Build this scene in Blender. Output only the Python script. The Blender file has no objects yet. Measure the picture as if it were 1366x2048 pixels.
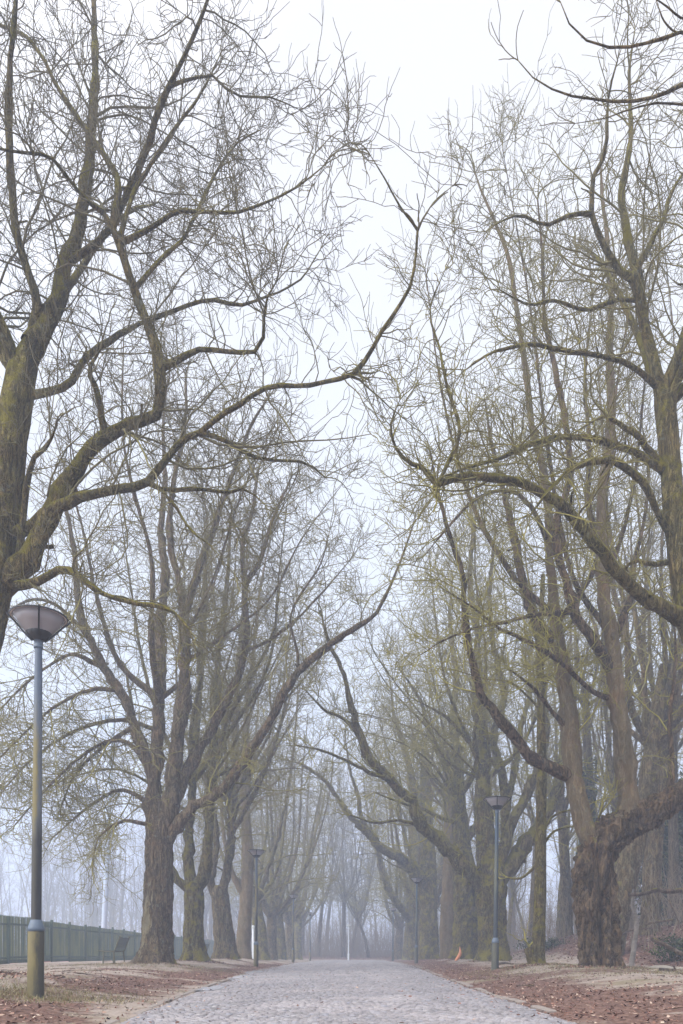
import bpy, math, random
import numpy as np

C = bpy.context.scene.collection
R = np.random.default_rng(7)
random.seed(7)
F, HC, VX, VY = 1570.0, 0.72, 705.0, 1903.0      # focal length (photo px), eye height, horizon point


def P(px, py, Y):
    """a point of the photograph taken out to its real distance Y (metres)"""
    return np.array([(px - VX) / F * Y, Y, HC + (VY - py) / F * Y])


# ------------------------------------------------------------------ noise
def _hash(ix, iy, iz):
    h = (ix * 374761393 + iy * 668265263 + iz * 2147483647 + 1013904223) & 0xffffffff
    h = ((h ^ (h >> 13)) * 1274126177) & 0xffffffff
    return ((h ^ (h >> 16)) & 0xffff) / 65535.0


def vnoise(p):
    p = np.asarray(p, dtype=float)
    i = np.floor(p).astype(np.int64)
    f = p - i
    f = f * f * (3 - 2 * f)
    o = 0
    for dx in (0, 1):
        for dy in (0, 1):
            for dz in (0, 1):
                w = (f[..., 0] if dx else 1 - f[..., 0]) * (f[..., 1] if dy else 1 - f[..., 1]) * (f[..., 2] if dz else 1 - f[..., 2])
                o = o + w * _hash(i[..., 0] + dx, i[..., 1] + dy, i[..., 2] + dz)
    return o * 2 - 1


def fbm(p, n=4):
    s, a = 0, 1.0
    p = np.asarray(p, dtype=float)
    for k in range(n):
        s = s + a * vnoise(p * 2 ** k + 17.3 * k)
        a *= .5
    return s / 1.9


# ------------------------------------------------------------------ mesh helpers
class MB:
    def __init__(self):
        self.v, self.q, self.t, self.n, self.a = [], [], [], 0, []

    def add(self, v, q=None, t=None, attr=None):
        v = np.asarray(v, dtype=np.float64).reshape(-1, 3)
        self.v.append(v)
        if q is not None and len(q): self.q.append(np.asarray(q, dtype=np.int64).reshape(-1, 4) + self.n)
        if t is not None and len(t): self.t.append(np.asarray(t, dtype=np.int64).reshape(-1, 3) + self.n)
        self.a.append(np.zeros(len(v)) if attr is None else np.asarray(attr, dtype=float))
        self.n += len(v)
        return self

    def box(self, c, s, rz=0, rx=0, ry=0, bev=0.0):
        x, y, z = s[0] / 2, s[1] / 2, s[2] / 2
        if bev <= 0:
            v = np.array([[sx * x, sy * y, sz * z] for sz in (-1, 1) for sy in (-1, 1) for sx in (-1, 1)], float)
            q = [[0, 2, 3, 1], [4, 5, 7, 6], [0, 1, 5, 4], [2, 6, 7, 3], [0, 4, 6, 2], [1, 3, 7, 5]]
        else:
            ring = [(-1, -1), (1, -1), (1, 1), (-1, 1)]
            v, q = [], []
            for zz, inn in ((-z, bev), (-z + bev, 0), (z - bev, 0), (z, bev)):
                for sx, sy in ring: v.append([sx * (x - inn), sy * (y - inn), zz])
            for k in range(3):
                for j in range(4):
                    q.append([k * 4 + j, k * 4 + (j + 1) % 4, k * 4 + 4 + (j + 1) % 4, k * 4 + 4 + j])
            q += [[3, 2, 1, 0], [12, 13, 14, 15]]
            v = np.array(v)
        return self.add(rot(v, rx, ry, rz) + np.asarray(c, float), q)

    def lathe(self, prof, c=(0, 0, 0), seg=24, cap=True, a0=0.0, lean=(0, 0)):
        prof = np.asarray(prof, float)
        a = np.arange(seg) / seg * 2 * math.pi + a0
        v = np.stack([np.outer(prof[:, 0], np.cos(a)) + (prof[:, 1] * lean[0])[:, None], np.outer(prof[:, 0], np.sin(a)) + (prof[:, 1] * lean[1])[:, None],
                      np.repeat(prof[:, 1][:, None], seg, 1)], -1)
        K = len(prof)
        i = np.arange(seg); j = (i + 1) % seg
        q = np.concatenate([np.stack([k * seg + i, k * seg + j, (k + 1) * seg + j, (k + 1) * seg + i], 1) for k in range(K - 1)])
        self.add(v.reshape(-1, 3) + np.asarray(c, float), q)
        return self

    def tubes(self, paths, rad, sides=4):
        v, q = tube_geo(paths, rad, sides)
        return self.add(v, q)

    def build(self, name, mat, parent=None, smooth=True, loc=None, attr=None):
        V = np.concatenate(self.v) if self.v else np.zeros((0, 3))
        if loc is not None: V = V - np.asarray(loc, float)
        q = np.concatenate(self.q) if self.q else np.zeros((0, 4), np.int64)
        t = np.concatenate(self.t) if self.t else np.zeros((0, 3), np.int64)
        me = bpy.data.meshes.new(name)
        me.vertices.add(len(V)); me.vertices.foreach_set('co', V.astype(np.float32).ravel())
        nl = q.size + t.size
        me.loops.add(nl); me.loops.foreach_set('vertex_index', np.concatenate([q.ravel(), t.ravel()]).astype(np.int32))
        st = np.concatenate([np.arange(len(q)) * 4, q.size + np.arange(len(t)) * 3]).astype(np.int32)
        me.polygons.add(len(st)); me.polygons.foreach_set('loop_start', st)
        me.polygons.foreach_set('use_smooth', np.full(len(st), smooth))
        if attr:
            at = me.attributes.new(attr, 'FLOAT', 'POINT')
            at.data.foreach_set('value', np.concatenate(self.a).astype(np.float32))
        me.update(calc_edges=True); me.validate()
        if mat: me.materials.append(mat)
        o = bpy.data.objects.new(name, me); C.objects.link(o)
        if parent is not None: o.parent = parent
        elif loc is not None: o.location = loc
        return o


def rot(v, rx=0, ry=0, rz=0):
    v = np.asarray(v, float)
    for ax, a in ((0, rx), (1, ry), (2, rz)):
        if a:
            c, s = math.cos(a), math.sin(a)
            i, j = [(1, 2), (2, 0), (0, 1)][ax]
            w = v.copy(); w[..., i] = c * v[..., i] - s * v[..., j]; w[..., j] = s * v[..., i] + c * v[..., j]
            v = w
    return v


def nrm(a):
    return a / np.maximum(np.linalg.norm(a, axis=-1, keepdims=True), 1e-9)


def frames(paths):
    T = np.empty_like(paths)
    T[:, 1:-1] = paths[:, 2:] - paths[:, :-2]
    T[:, 0] = paths[:, 1] - paths[:, 0]; T[:, -1] = paths[:, -1] - paths[:, -2]
    T = nrm(T)
    U = np.empty_like(T)
    ref = np.where(np.abs(T[:, 0, 2:3]) > .9, np.array([[1., 0, 0]]), np.array([[0, 0, 1.]]))
    u = nrm(np.cross(T[:, 0], ref)); U[:, 0] = u
    for k in range(1, paths.shape[1]):
        u = nrm(u - (u * T[:, k]).sum(-1, keepdims=True) * T[:, k]); U[:, k] = u
    return T, U, np.cross(T, U)


def tube_geo(paths, rad, sides):
    N, K, _ = paths.shape
    T, U, V = frames(paths)
    a = np.arange(sides) / sides * 2 * math.pi
    r = rad[:, :, None, None] if rad.ndim == 2 else rad[..., None]
    v = paths[:, :, None, :] + r * (np.cos(a)[None, None, :, None] * U[:, :, None, :] + np.sin(a)[None, None, :, None] * V[:, :, None, :])
    i = np.arange(sides); j = (i + 1) % sides
    ring = np.concatenate([np.stack([k * sides + i, k * sides + j, (k + 1) * sides + j, (k + 1) * sides + i], 1) for k in range(K - 1)])
    q = (ring[None] + (np.arange(N) * K * sides)[:, None, None]).reshape(-1, 4)
    return v.reshape(-1, 3), q


def spline(pts, rad, K):
    """Catmull-Rom through pts (n,3), resampled evenly to K points, with radii"""
    pts = np.asarray(pts, float); rad = np.asarray(rad, float)
    n = len(pts)
    e = np.vstack([2 * pts[0] - pts[1], pts, 2 * pts[-1] - pts[-2]])
    out, ro = [], []
    for i in range(n - 1):
        p0, p1, p2, p3 = e[i], e[i + 1], e[i + 2], e[i + 3]
        t = np.linspace(0, 1, 16, endpoint=False)[:, None]
        out.append(.5 * ((2 * p1) + (-p0 + p2) * t + (2 * p0 - 5 * p1 + 4 * p2 - p3) * t ** 2 + (-p0 + 3 * p1 - 3 * p2 + p3) * t ** 3))
        ro.append(rad[i] + (rad[i + 1] - rad[i]) * t[:, 0])
    out.append(pts[-1:]); ro.append(rad[-1:])
    out = np.concatenate(out); ro = np.concatenate(ro)
    s = np.concatenate([[0], np.cumsum(np.linalg.norm(np.diff(out, axis=0), axis=1))])
    u = np.linspace(0, s[-1], K)
    return np.stack([np.interp(u, s, out[:, k]) for k in range(3)], 1), np.interp(u, s, ro), s[-1]


# ------------------------------------------------------------------ tagging
def tag(o, label=None, cat=None, group=None, kind=None):
    if label: o['label'] = label
    if cat: o['category'] = cat
    if group: o['group'] = group
    if kind: o['kind'] = kind
    return o


def empty(name, loc, label, cat, group=None):
    o = bpy.data.objects.new(name, None); C.objects.link(o)
    o.location = [float(a) for a in loc]; o.empty_display_size = .3
    return tag(o, label, cat, group)


def copy_tree(root, loc, rz=0, sc=1, label=None, group=None):
    r = root.copy(); C.objects.link(r); r.location = [float(a) for a in loc]; r.rotation_euler = (0, 0, rz); r.scale = (sc, sc, sc)
    if label: r['label'] = label
    if group: r['group'] = group
    for ch in list(root.children):
        c = ch.copy(); C.objects.link(c); c.parent = r
        for g in list(ch.children):
            d = g.copy(); C.objects.link(d); d.parent = c
    return r


# ------------------------------------------------------------------ materials
def mat(name):
    m = bpy.data.materials.new(name); m.use_nodes = True
    nt = m.node_tree; b = nt.nodes['Principled BSDF']
    return m, nt, b


def nd(nt, t, **kw):
    n = nt.nodes.new(t)
    for k, v in kw.items():
        if hasattr(n, k) and k not in n.inputs: setattr(n, k, v)
        else: n.inputs[k].default_value = v
    return n


def lk(nt, a, b): nt.links.new(a, b)


def ramp(nt, fac, stops, interp='LINEAR'):
    n = nt.nodes.new('ShaderNodeValToRGB'); n.color_ramp.interpolation = interp
    el = n.color_ramp.elements
    while len(el) < len(stops): el.new(.5)
    for e, (p, c) in zip(el, stops):
        e.position = p; e.color = (c[0], c[1], c[2], 1) if not isinstance(c, (int, float)) else (c, c, c, 1)
    lk(nt, fac, n.inputs[0])
    return n.outputs[0]


def mix(nt, fac, a, b, bt='MIX'):
    n = nt.nodes.new('ShaderNodeMix'); n.data_type = 'RGBA'; n.blend_type = bt
    for s, v in ((n.inputs[0], fac), (n.inputs[6], a), (n.inputs[7], b)):
        if isinstance(v, (int, float)): s.default_value = v
        elif isinstance(v, tuple): s.default_value = (*v, 1)
        else: lk(nt, v, s)
    return n.outputs[2]


def mth(nt, op, a, b=None, clamp=False):
    n = nt.nodes.new('ShaderNodeMath'); n.operation = op; n.use_clamp = clamp
    for s, v in zip(n.inputs, (a, b)):
        if v is None: continue
        if isinstance(v, (int, float)): s.default_value = v
        else: lk(nt, v, s)
    return n.outputs[0]


def noise(nt, vec, scale, detail=4, rough=.55, dist=0):
    n = nd(nt, 'ShaderNodeTexNoise', Scale=scale, Detail=detail, Roughness=rough, Distortion=dist)
    lk(nt, vec, n.inputs['Vector'])
    return n.outputs[0]


def coords(nt, sc=(1, 1, 1), out='Object'):
    t = nt.nodes.new('ShaderNodeTexCoord')
    m = nd(nt, 'ShaderNodeMapping'); m.inputs['Scale'].default_value = sc
    lk(nt, t.outputs[out], m.inputs[0])
    return m.outputs[0]


def bump(nt, b, h, s=.5, d=.02):
    n = nd(nt, 'ShaderNodeBump', Strength=s, Distance=d)
    lk(nt, h, n.inputs['Height']); lk(nt, n.outputs[0], b.inputs['Normal'])


def bark(name, c1, c2, moss, mossc=(.23, .195, .028), lich=(.3, .31, .22), lichen=.25, fine=1.0, patch=None, cracks=.8):
    m, nt, b = mat(name)
    v = coords(nt, (1, 1, .28))
    n1 = noise(nt, v, 9 * fine, 6, .65, .6)
    n2 = noise(nt, coords(nt), 1.3, 4, .6)
    rn = noise(nt, coords(nt, (1, 1, .2)), 7 * fine, 5, .72, 1.0)
    rn2 = noise(nt, coords(nt, (1, 1, .4)), 24 * fine, 4, .7, .8)
    crack = mth(nt, 'MULTIPLY', ramp(nt, mth(nt, 'ABSOLUTE', mth(nt, 'SUBTRACT', rn, .5)), [(0, 0), (.06, 1)]), ramp(nt, mth(nt, 'ABSOLUTE', mth(nt, 'SUBTRACT', rn2, .5)), [(0, .45), (.05, 1)]))
    big = noise(nt, coords(nt, (1, 1, .5)), 3.2, 4, .65)
    base = mix(nt, ramp(nt, n1, [(.3, 0), (.7, 1)]), c1, c2)
    base = mix(nt, ramp(nt, n2, [(.35, 0), (.7, 1)]), base, tuple(np.array(c2) * np.array([1.15, .92, .8])), 'MIX')
    base = mix(nt, ramp(nt, big, [(.38, .0), (.6, .55)]), base, tuple(np.array(c2) * 1.45))
    base = mix(nt, mth(nt, 'MULTIPLY', mth(nt, 'SUBTRACT', 1, crack), cracks), base, tuple(np.array(c1) * .4))
    n3 = noise(nt, coords(nt), 6, 5, .7)
    base = mix(nt, mth(nt, 'MULTIPLY', ramp(nt, n3, [(.58, 0), (.68, 1)]), lichen), base, lich)
    if patch:                                               # old bark peeled away, pale wood showing
        (cx, cz), (wx, wz) = patch
        so_ = nt.nodes.new('ShaderNodeSeparateXYZ'); lk(nt, coords(nt), so_.inputs[0])
        ex = mth(nt, 'POWER', mth(nt, 'DIVIDE', mth(nt, 'SUBTRACT', mth(nt, 'SUBTRACT', so_.outputs[0], cx), mth(nt, 'MULTIPLY', mth(nt, 'SUBTRACT', so_.outputs[2], cz), .12)), wx), 2)
        ez = mth(nt, 'POWER', mth(nt, 'DIVIDE', mth(nt, 'SUBTRACT', so_.outputs[2], cz), wz), 2)
        pm = mth(nt, 'ADD', mth(nt, 'SUBTRACT', 1, mth(nt, 'ADD', ex, ez)), mth(nt, 'ADD', mth(nt, 'MULTIPLY', mth(nt, 'SUBTRACT', rn, .5), 7), mth(nt, 'MULTIPLY', mth(nt, 'SUBTRACT', n1, .5), 4)))
        base = mix(nt, ramp(nt, pm, [(.05, 0), (.5, .9)]), base, mix(nt, n3, (.26, .215, .12), (.46, .4, .25)))
    g = nt.nodes.new('ShaderNodeNewGeometry')
    sx = nt.nodes.new('ShaderNodeSeparateXYZ'); lk(nt, g.outputs['Normal'], sx.inputs[0])
    up = mth(nt, 'ADD', mth(nt, 'MULTIPLY', sx.outputs[2], .55), mth(nt, 'MULTIPLY', mth(nt, 'SUBTRACT', noise(nt, coords(nt), 2.2, 5, .7), .5), 2.0))
    mf = ramp(nt, mth(nt, 'ADD', up, moss - .5), [(.2, 0), (.42, 1)])
    base = mix(nt, mth(nt, 'MULTIPLY', mf, .9), base, mix(nt, n3, tuple(np.array(mossc) * .6), tuple(np.array(mossc) * 1.5)))
    lk(nt, base, b.inputs['Base Color'])
    b.inputs['Roughness'].default_value = .93; b.inputs['Specular IOR Level'].default_value = .2
    h = mth(nt, 'ADD', mth(nt, 'MULTIPLY', n1, .8), mth(nt, 'MULTIPLY', crack, .35))
    bump(nt, b, h, 1.0, .11)
    return m


M = {}
M['bark_brown'] = bark('bark_brown', (.055, .042, .02), (.225, .178, .09), .46, lichen=.5)
M['bark_peeling'] = bark('bark_peeling', (.055, .04, .021), (.22, .168, .094), .36, lichen=.5, patch=((-.22, 1.35), (.2, .95)))
M['bark_olive'] = bark('bark_olive', (.055, .045, .016), (.215, .178, .07), .66, lichen=.45)
M['bark_red'] = bark('bark_red', (.024, .016, .008), (.185, .133, .076), .26, lichen=.15, fine=.6)
M['bark_smooth'] = bark('bark_smooth', (.11, .084, .046), (.215, .168, .095), .46, lichen=.35, fine=.8, cracks=.22)
M['bark_far'] = bark('bark_far', (.07, .058, .036), (.15, .125, .078), .4)


def twig(name, c1, c2, mossc, moss):
    m, nt, b = mat(name)
    g = nt.nodes.new('ShaderNodeNewGeometry')
    sx = nt.nodes.new('ShaderNodeSeparateXYZ'); lk(nt, g.outputs['Normal'], sx.inputs[0])
    n = noise(nt, coords(nt), 1.7, 3, .6)
    base = mix(nt, n, c1, c2)
    tq = nt.nodes.new('ShaderNodeTexCoord'); sq = nt.nodes.new('ShaderNodeSeparateXYZ'); lk(nt, tq.outputs['Object'], sq.inputs[0])
    hi = mth(nt, 'MULTIPLY', mth(nt, 'DIVIDE', mth(nt, 'SUBTRACT', sq.outputs[2], 7), 10, True), -.45)
    n = mth(nt, 'ADD', n, hi)
    f = ramp(nt, mth(nt, 'ADD', mth(nt, 'MULTIPLY', sx.outputs[2], .4), mth(nt, 'ADD', n, moss - .5)), [(.3, 0), (.75, 1)])
    lk(nt, mix(nt, f, base, mossc), b.inputs['Base Color'])
    b.inputs['Roughness'].default_value = .9; b.inputs['Specular IOR Level'].default_value = .2
    return m


M['twig_mossy'] = twig('twig_mossy', (.11, .092, .042), (.2, .17, .075), (.28, .245, .06), .52)
M['twig_grey'] = twig('twig_grey', (.10, .085, .053), (.18, .155, .09), (.25, .22, .07), .42)
M['twig_olive'] = twig('twig_olive', (.12, .102, .045), (.21, .18, .072), (.32, .28, .055), .66)


def plain(name, col, rough=.6, metal=0, var=.25, scale=8, spec=.4, stretch=(1, 1, 1)):
    m, nt, b = mat(name)
    n = noise(nt, coords(nt, stretch), scale, 5, .65)
    lk(nt, mix(nt, n, tuple(np.array(col) * (1 - var)), tuple(np.array(col) * (1 + var))), b.inputs['Base Color'])
    b.inputs['Roughness'].default_value = rough; b.inputs['Metallic'].default_value = metal
    b.inputs['Specular IOR Level'].default_value = spec
    bump(nt, b, n, .15, .01)
    return m


# ------------------------------------------------------------------ ground
def road_l(y): return np.interp(y, [0, 7, 13, 24, 40, 59, 88], [-2.15, -2.3, -2.75, -3.35, -3.7, -4.0, -4.1])
def road_r(y): return np.interp(y, [0, 7, 13, 24, 40, 60, 88], [2.2, 2.25, 2.28, 2.55, 3.1, 3.45, 3.6])


def dip(y): return -np.clip(y - 40, 0, 46) * .0068


ROW_L = [(-6.0, 13.0), (-6.45, 25.6), (-6.4, 32.0), (-6.4, 39.6), (-6.45, 46.8)]
ROW_R = [(6.1, 19.4), (6.1, 34.0), (6.05, 42.6), (5.9, 49.5), (5.6, 57.5)]


def gz(x, y):
    x = np.asarray(x, float); y = np.asarray(y, float)
    l, r = road_l(y), road_r(y)
    out = np.where(x < l, l - x, np.where(x > r, x - r, 0))
    end = np.clip((y - 84) / 5, 0, 1)
    out = np.maximum(out, end * 0)
    z = dip(y) + .24 * np.clip(out / 2.6, 0, 1) ** 1.3
    z += .03 * np.clip(out, 0, 1) * fbm(np.stack([x * .7, y * .7, x * 0 + 3], -1), 3) * 2
    for (tx, ty) in ROW_L + ROW_R + [(5.3, 22.3)]:
        z += .13 * np.exp(-(((x - tx) / 1.5) ** 2 + ((y - ty) / 1.5) ** 2))
    # leaf bank to the right
    bx = np.clip((x - (7.6 + 1.2 * np.sin(y * .13) + np.clip(27 - y, 0, 9) * .12)) / 6.0, 0, 1)
    near = np.clip((y - 19) / 7, 0, 1) * np.clip((75 - y) / 30, 0, 1)
    z += near * (bx * bx * (3 - 2 * bx)) * (1.5 + .35 * fbm(np.stack([x * .25, y * .25, x * 0], -1), 3))
    # left: level ground behind the trees, then the sports field
    z -= .1 * np.clip((-x - 12) / 4, 0, 1)
    # ground climbs a little into the closing wood
    z += np.clip((y - 90) / 60, 0, 1) * .8 + .25 * np.clip((y - 88.5) / 3, 0, 1)
    return z


def axis(lo, hi, f0, f1, fine, coarse):
    a = list(np.arange(lo, f0, coarse)); b = list(np.arange(f0, f1, fine)); c = list(np.arange(f1, hi + .1, coarse))
    return np.array(a + b + c)


def grid(xs, ys, zf, name, m, attrf=None, kind='structure'):
    X, Y = np.meshgrid(xs, ys)
    Z = zf(X, Y)
    nx, ny = len(xs), len(ys)
    i = np.arange(nx * ny).reshape(ny, nx)
    q = np.stack([i[:-1, :-1], i[:-1, 1:], i[1:, 1:], i[1:, :-1]], -1).reshape(-1, 4)
    mb = MB(); mb.add(np.stack([X, Y, Z], -1).reshape(-1, 3), q, attr=None if attrf is None else attrf(X, Y).ravel())
    o = mb.build(name, m, attr='litter_and_shade' if attrf is not None else None)
    o['kind'] = kind
    return o


def litter_and_shade(X, Y):
    """0 sandy earth .. 1 thick red-brown leaves; 2..3 mossy grass; contact shade painted in at tree feet"""
    n = fbm(np.stack([X * .45, Y * .55, X * 0 + 9], -1), 4) + .5 * vnoise(np.stack([X * .6, Y * 2.2, X * 0 + 2], -1))
    l, r = road_l(Y), road_r(Y)
    dl, dr = l - X, X - r
    a = np.zeros_like(X)
    a = np.where(dl > -0.2, np.exp(-((dl - .9 - .05 * (24 - Y)) / (1.15)) ** 2), a)
    a = np.where(dr > -0.2, np.exp(-((dr - .95) / 1.15) ** 2), a)
    a = np.clip(a * 1.05 + n * .85, 0, 1)
    bank = np.clip((X - 7.9 - np.clip(27 - Y, 0, 9) * .12) / 1.0, 0, 1) * np.clip((Y - 18) / 3, 0, 1)
    a = np.maximum(a, bank * np.clip(.85 + n * .4, 0, 1))
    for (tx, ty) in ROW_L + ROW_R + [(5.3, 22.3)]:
        a = np.maximum(a, .62 * np.exp(-(((X - tx) ** 2 + (Y - ty) ** 2) / .95 ** 2)) + .12 * n)  # dark leaf litter round each trunk foot, doubling as painted contact shade
    wood = np.clip((Y - 88) / 3, 0, 1)
    a = np.maximum(a, wood * .8)
    a = np.where((X < -10.5) & (Y < 88), np.clip(n * .5, 0, .3), a)
    return a


m, nt, b = mat('earth_and_leaves')
at = nt.nodes.new('ShaderNodeAttribute'); at.attribute_name = 'litter_and_shade'
v = coords(nt)
nA = noise(nt, v, 14, 6, .7); nB = noise(nt, v, 3, 5, .7); nC = noise(nt, v, .8, 4, .6)
vo = nd(nt, 'ShaderNodeTexVoronoi', Scale=17.0); lk(nt, v, vo.inputs['Vector'])
sand = mix(nt, nA, (.15, .115, .09), (.44, .37, .315))
sand = mix(nt, ramp(nt, nC, [(.5, 0), (.7, 1)]), sand, (.17, .14, .075))
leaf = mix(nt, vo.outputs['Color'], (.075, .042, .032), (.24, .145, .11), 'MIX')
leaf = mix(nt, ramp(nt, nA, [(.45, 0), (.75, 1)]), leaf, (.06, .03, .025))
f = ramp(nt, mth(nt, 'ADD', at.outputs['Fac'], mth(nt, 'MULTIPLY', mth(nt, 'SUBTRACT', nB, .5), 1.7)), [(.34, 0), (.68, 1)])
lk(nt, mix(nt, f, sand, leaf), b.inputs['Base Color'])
b.inputs['Roughness'].default_value = .95; b.inputs['Specular IOR Level'].default_value = .15
bump(nt, b, mth(nt, 'ADD', nA, vo.outputs['Distance']), .8, .03)
M['earth'] = m
xs = axis(-215, 215, -19, 19, .2, 7); ys = axis(-45, 245, 4, 92, .25, 6)
grid(xs, ys, lambda X, Y: gz(X, Y) - .02 * ((X > road_l(Y)) & (X < road_r(Y)) & (Y < 89)), 'ground', M['earth'], litter_and_shade)

# cobbled road: a bed and the stones laid on it in rows
m, nt, b = mat('cobble_stone')
at = nt.nodes.new('ShaderNodeAttribute'); at.attribute_name = 'tone'
v = coords(nt)
n1 = noise(nt, v, 30, 5, .7); n2 = noise(nt, v, .7, 4, .6)
c = ramp(nt, at.outputs['Fac'], [(0, (.15, .14, .145)), (.35, (.23, .212, .217)), (.65, (.275, .247, .245)), (.85, (.24, .24, .27)), (1, (.34, .315, .31))])
c = mix(nt, mth(nt, 'MULTIPLY', n1, .5), c, (.16, .14, .14))
c = mix(nt, ramp(nt, n2, [(.45, 0), (.7, .5)]), c, (.40, .355, .35))
n3 = noise(nt, coords(nt, (1, .25, 1)), .9, 5, .7)
c = mix(nt, ramp(nt, n3, [(.48, 0), (.68, .6)]), c, (.15, .14, .15))
lk(nt, c, b.inputs['Base Color'])
lk(nt, ramp(nt, n2, [(.3, .42), (.7, .75)]), b.inputs['Roughness'])
bump(nt, b, n1, .3, .01)
M['cobble'] = m
M['bed'] = plain('road_bed', (.16, .14, .13), .9, scale=20)
ys_r = np.arange(2, 89.6, .5)


def crown(x, y):
    c = (road_l(y) + road_r(y)) / 2; w = (road_r(y) - road_l(y)) / 2
    return dip(y) + .05 * (1 - ((x - c) / w) ** 2)


t = np.linspace(-.02, 1.02, 25)
mb = MB()
X = road_l(ys_r)[:, None] * (1 - t) + road_r(ys_r)[:, None] * t
Y = np.repeat(ys_r[:, None], 25, 1)
Z = crown(X, Y) - .012
i = np.arange(X.size).reshape(X.shape)
mb.add(np.stack([X, Y, Z], -1).reshape(-1, 3), np.stack([i[:-1, :-1], i[:-1, 1:], i[1:, 1:], i[1:, :-1]], -1).reshape(-1, 4))
o = mb.build('road', M['bed']); o['kind'] = 'structure'
cx, cy, sz = [], [], []
y = 5.2
k = 0
while y < 88.8:
    h = .07 if y < 26 else .14
    w0 = .095 if y < 26 else .18
    l, r = float(road_l(y)) + .04, float(road_r(y)) - .04
    n = int((r - l) / w0)
    xs_ = l + (np.arange(n) + .5 + (.5 if k % 2 else 0)) * (r - l) / (n + .5)
    cx.append(xs_); cy.append(np.full(n, y)); sz.append(np.full(n, h))
    y += h * 1.04; k += 1
cx = np.concatenate(cx); cy = np.concatenate(cy); sz = np.concatenate(sz)
n = len(cx)
cy = cy + .03 * vnoise(np.stack([cx * .8, cy * .15, cx * 0], -1)) + R.normal(0, .006, n)
hw = sz * .55 * R.uniform(.86, 1.0, n); hl = sz * .47 * R.uniform(.86, 1, n)
top = crown(cx, cy) + .004 + .0055 * R.normal(0, 1, n).clip(-1.6, 1.6) + .02 * fbm(np.stack([cx * .5, cy * .5, cx * 0], -1), 2)
rg = np.array([(-1, -1), (1, -1), (1, 1), (-1, 1)], float)
ang = R.normal(0, .05, n)
vs = []
tl = R.normal(0, .05, (n, 2))
for s, dz in ((1.0, -.022), (.97, -.006), (.82, .002)):
    ox = rg[None, :, 0] * hw[:, None] * s; oy = rg[None, :, 1] * hl[:, None] * s
    vx = cx[:, None] + ox * np.cos(ang)[:, None] - oy * np.sin(ang)[:, None]
    vy = cy[:, None] + ox * np.sin(ang)[:, None] + oy * np.cos(ang)[:, None]
    vs.append(np.stack([vx, vy, top[:, None] + dz + tl[:, :1] * ox + tl[:, 1:] * oy], -1))
V = np.stack(vs, 1).reshape(n, 12, 3)
q = []
for kk in range(2):
    for j in range(4): q.append([kk * 4 + j, kk * 4 + (j + 1) % 4, kk * 4 + 4 + (j + 1) % 4, kk * 4 + 4 + j])
q.append([8, 9, 10, 11])
q = (np.array(q)[None] + (np.arange(n) * 12)[:, None, None]).reshape(-1, 4)
mb = MB(); mb.add(V.reshape(-1, 3), q, attr=np.repeat(R.random(n), 12))
o = mb.build('road_surface', M['cobble'], attr='tone'); o['kind'] = 'structure'

# low stone edging along both sides
M['kerb'] = plain('kerb_stone', (.22, .185, .16), .85, scale=12, var=.4)
for side, fx in ((-1, road_l), (1, road_r)):
    mb = MB()
    y = 5.0
    while y < 70:
        L = random.uniform(.7, 1.0)
        if random.random() < (.62 if side > 0 else .88):
            x = float(fx(y + L / 2)) + side * .07
            a = math.atan2(float(fx(y + L) - fx(y)), L)
            mb.box((x + random.uniform(-.02, .02), y + L / 2, float(dip(y)) - .052 + random.uniform(-.014, .014)), (.12, L * .97, .14), rz=-a, bev=.015)
        y += L
    o = mb.build('kerb', M['kerb'], smooth=False); o['kind'] = 'structure'

# meltwater in the gutter
m, nt, b = mat('standing_water')
b.inputs['Base Color'].default_value = (.42, .42, .45, 1); b.inputs['Roughness'].default_value = .22
bump(nt, b, noise(nt, coords(nt), 5, 3), .05, .01)
M['water'] = m
for name, (x0, y0), (ra, rb_) in (('puddle', (-3.05, 21.5), (.28, 2.2)), ('puddle', (-3.42, 27.3), (.34, 2.3)), ('puddle', (-2.72, 15.0), (.2, 1.0))):
    a = np.linspace(0, 2 * math.pi, 40, endpoint=False)
    rr = 1 + .35 * vnoise(np.stack([np.cos(a) * 2 + x0, np.sin(a) * 2, a * 0 + y0], -1))
    px, py = x0 + np.cos(a) * ra * rr - (np.sin(a) * rb_ * rr) * .05, y0 + np.sin(a) * rb_ * rr
    zz = float(crown(x0, y0)) + .012
    mb = MB(); mb.add(np.vstack([np.stack([px, py, np.full(40, zz)], -1), [[x0, y0, zz]]]), t=[[k, (k + 1) % 40, 40] for k in range(40)])
    o = mb.build(name, M['water']); o['kind'] = 'structure'

# ------------------------------------------------------------------ branching
def grow(p0, d0, L, r0, r1, nseg, wig, trop, rng):
    N = len(p0)
    pts = np.empty((N, nseg + 1, 3)); pts[:, 0] = p0
    d = nrm(d0)
    step = (L / nseg)[:, None]
    sag = rng.normal(0, wig * .35, (N, 3)) if nseg > 6 else 0.0
    for k in range(nseg):
        d = nrm(d + rng.normal(0, wig, (N, 3)) + sag + np.array([0, 0, trop]) * (1 if trop > 0 else 1))
        pts[:, k + 1] = pts[:, k] + d * step
    s = np.linspace(0, 1, nseg + 1)[None]
    rad = r0[:, None] * (1 - s) + r1 * s
    return pts, rad


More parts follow.
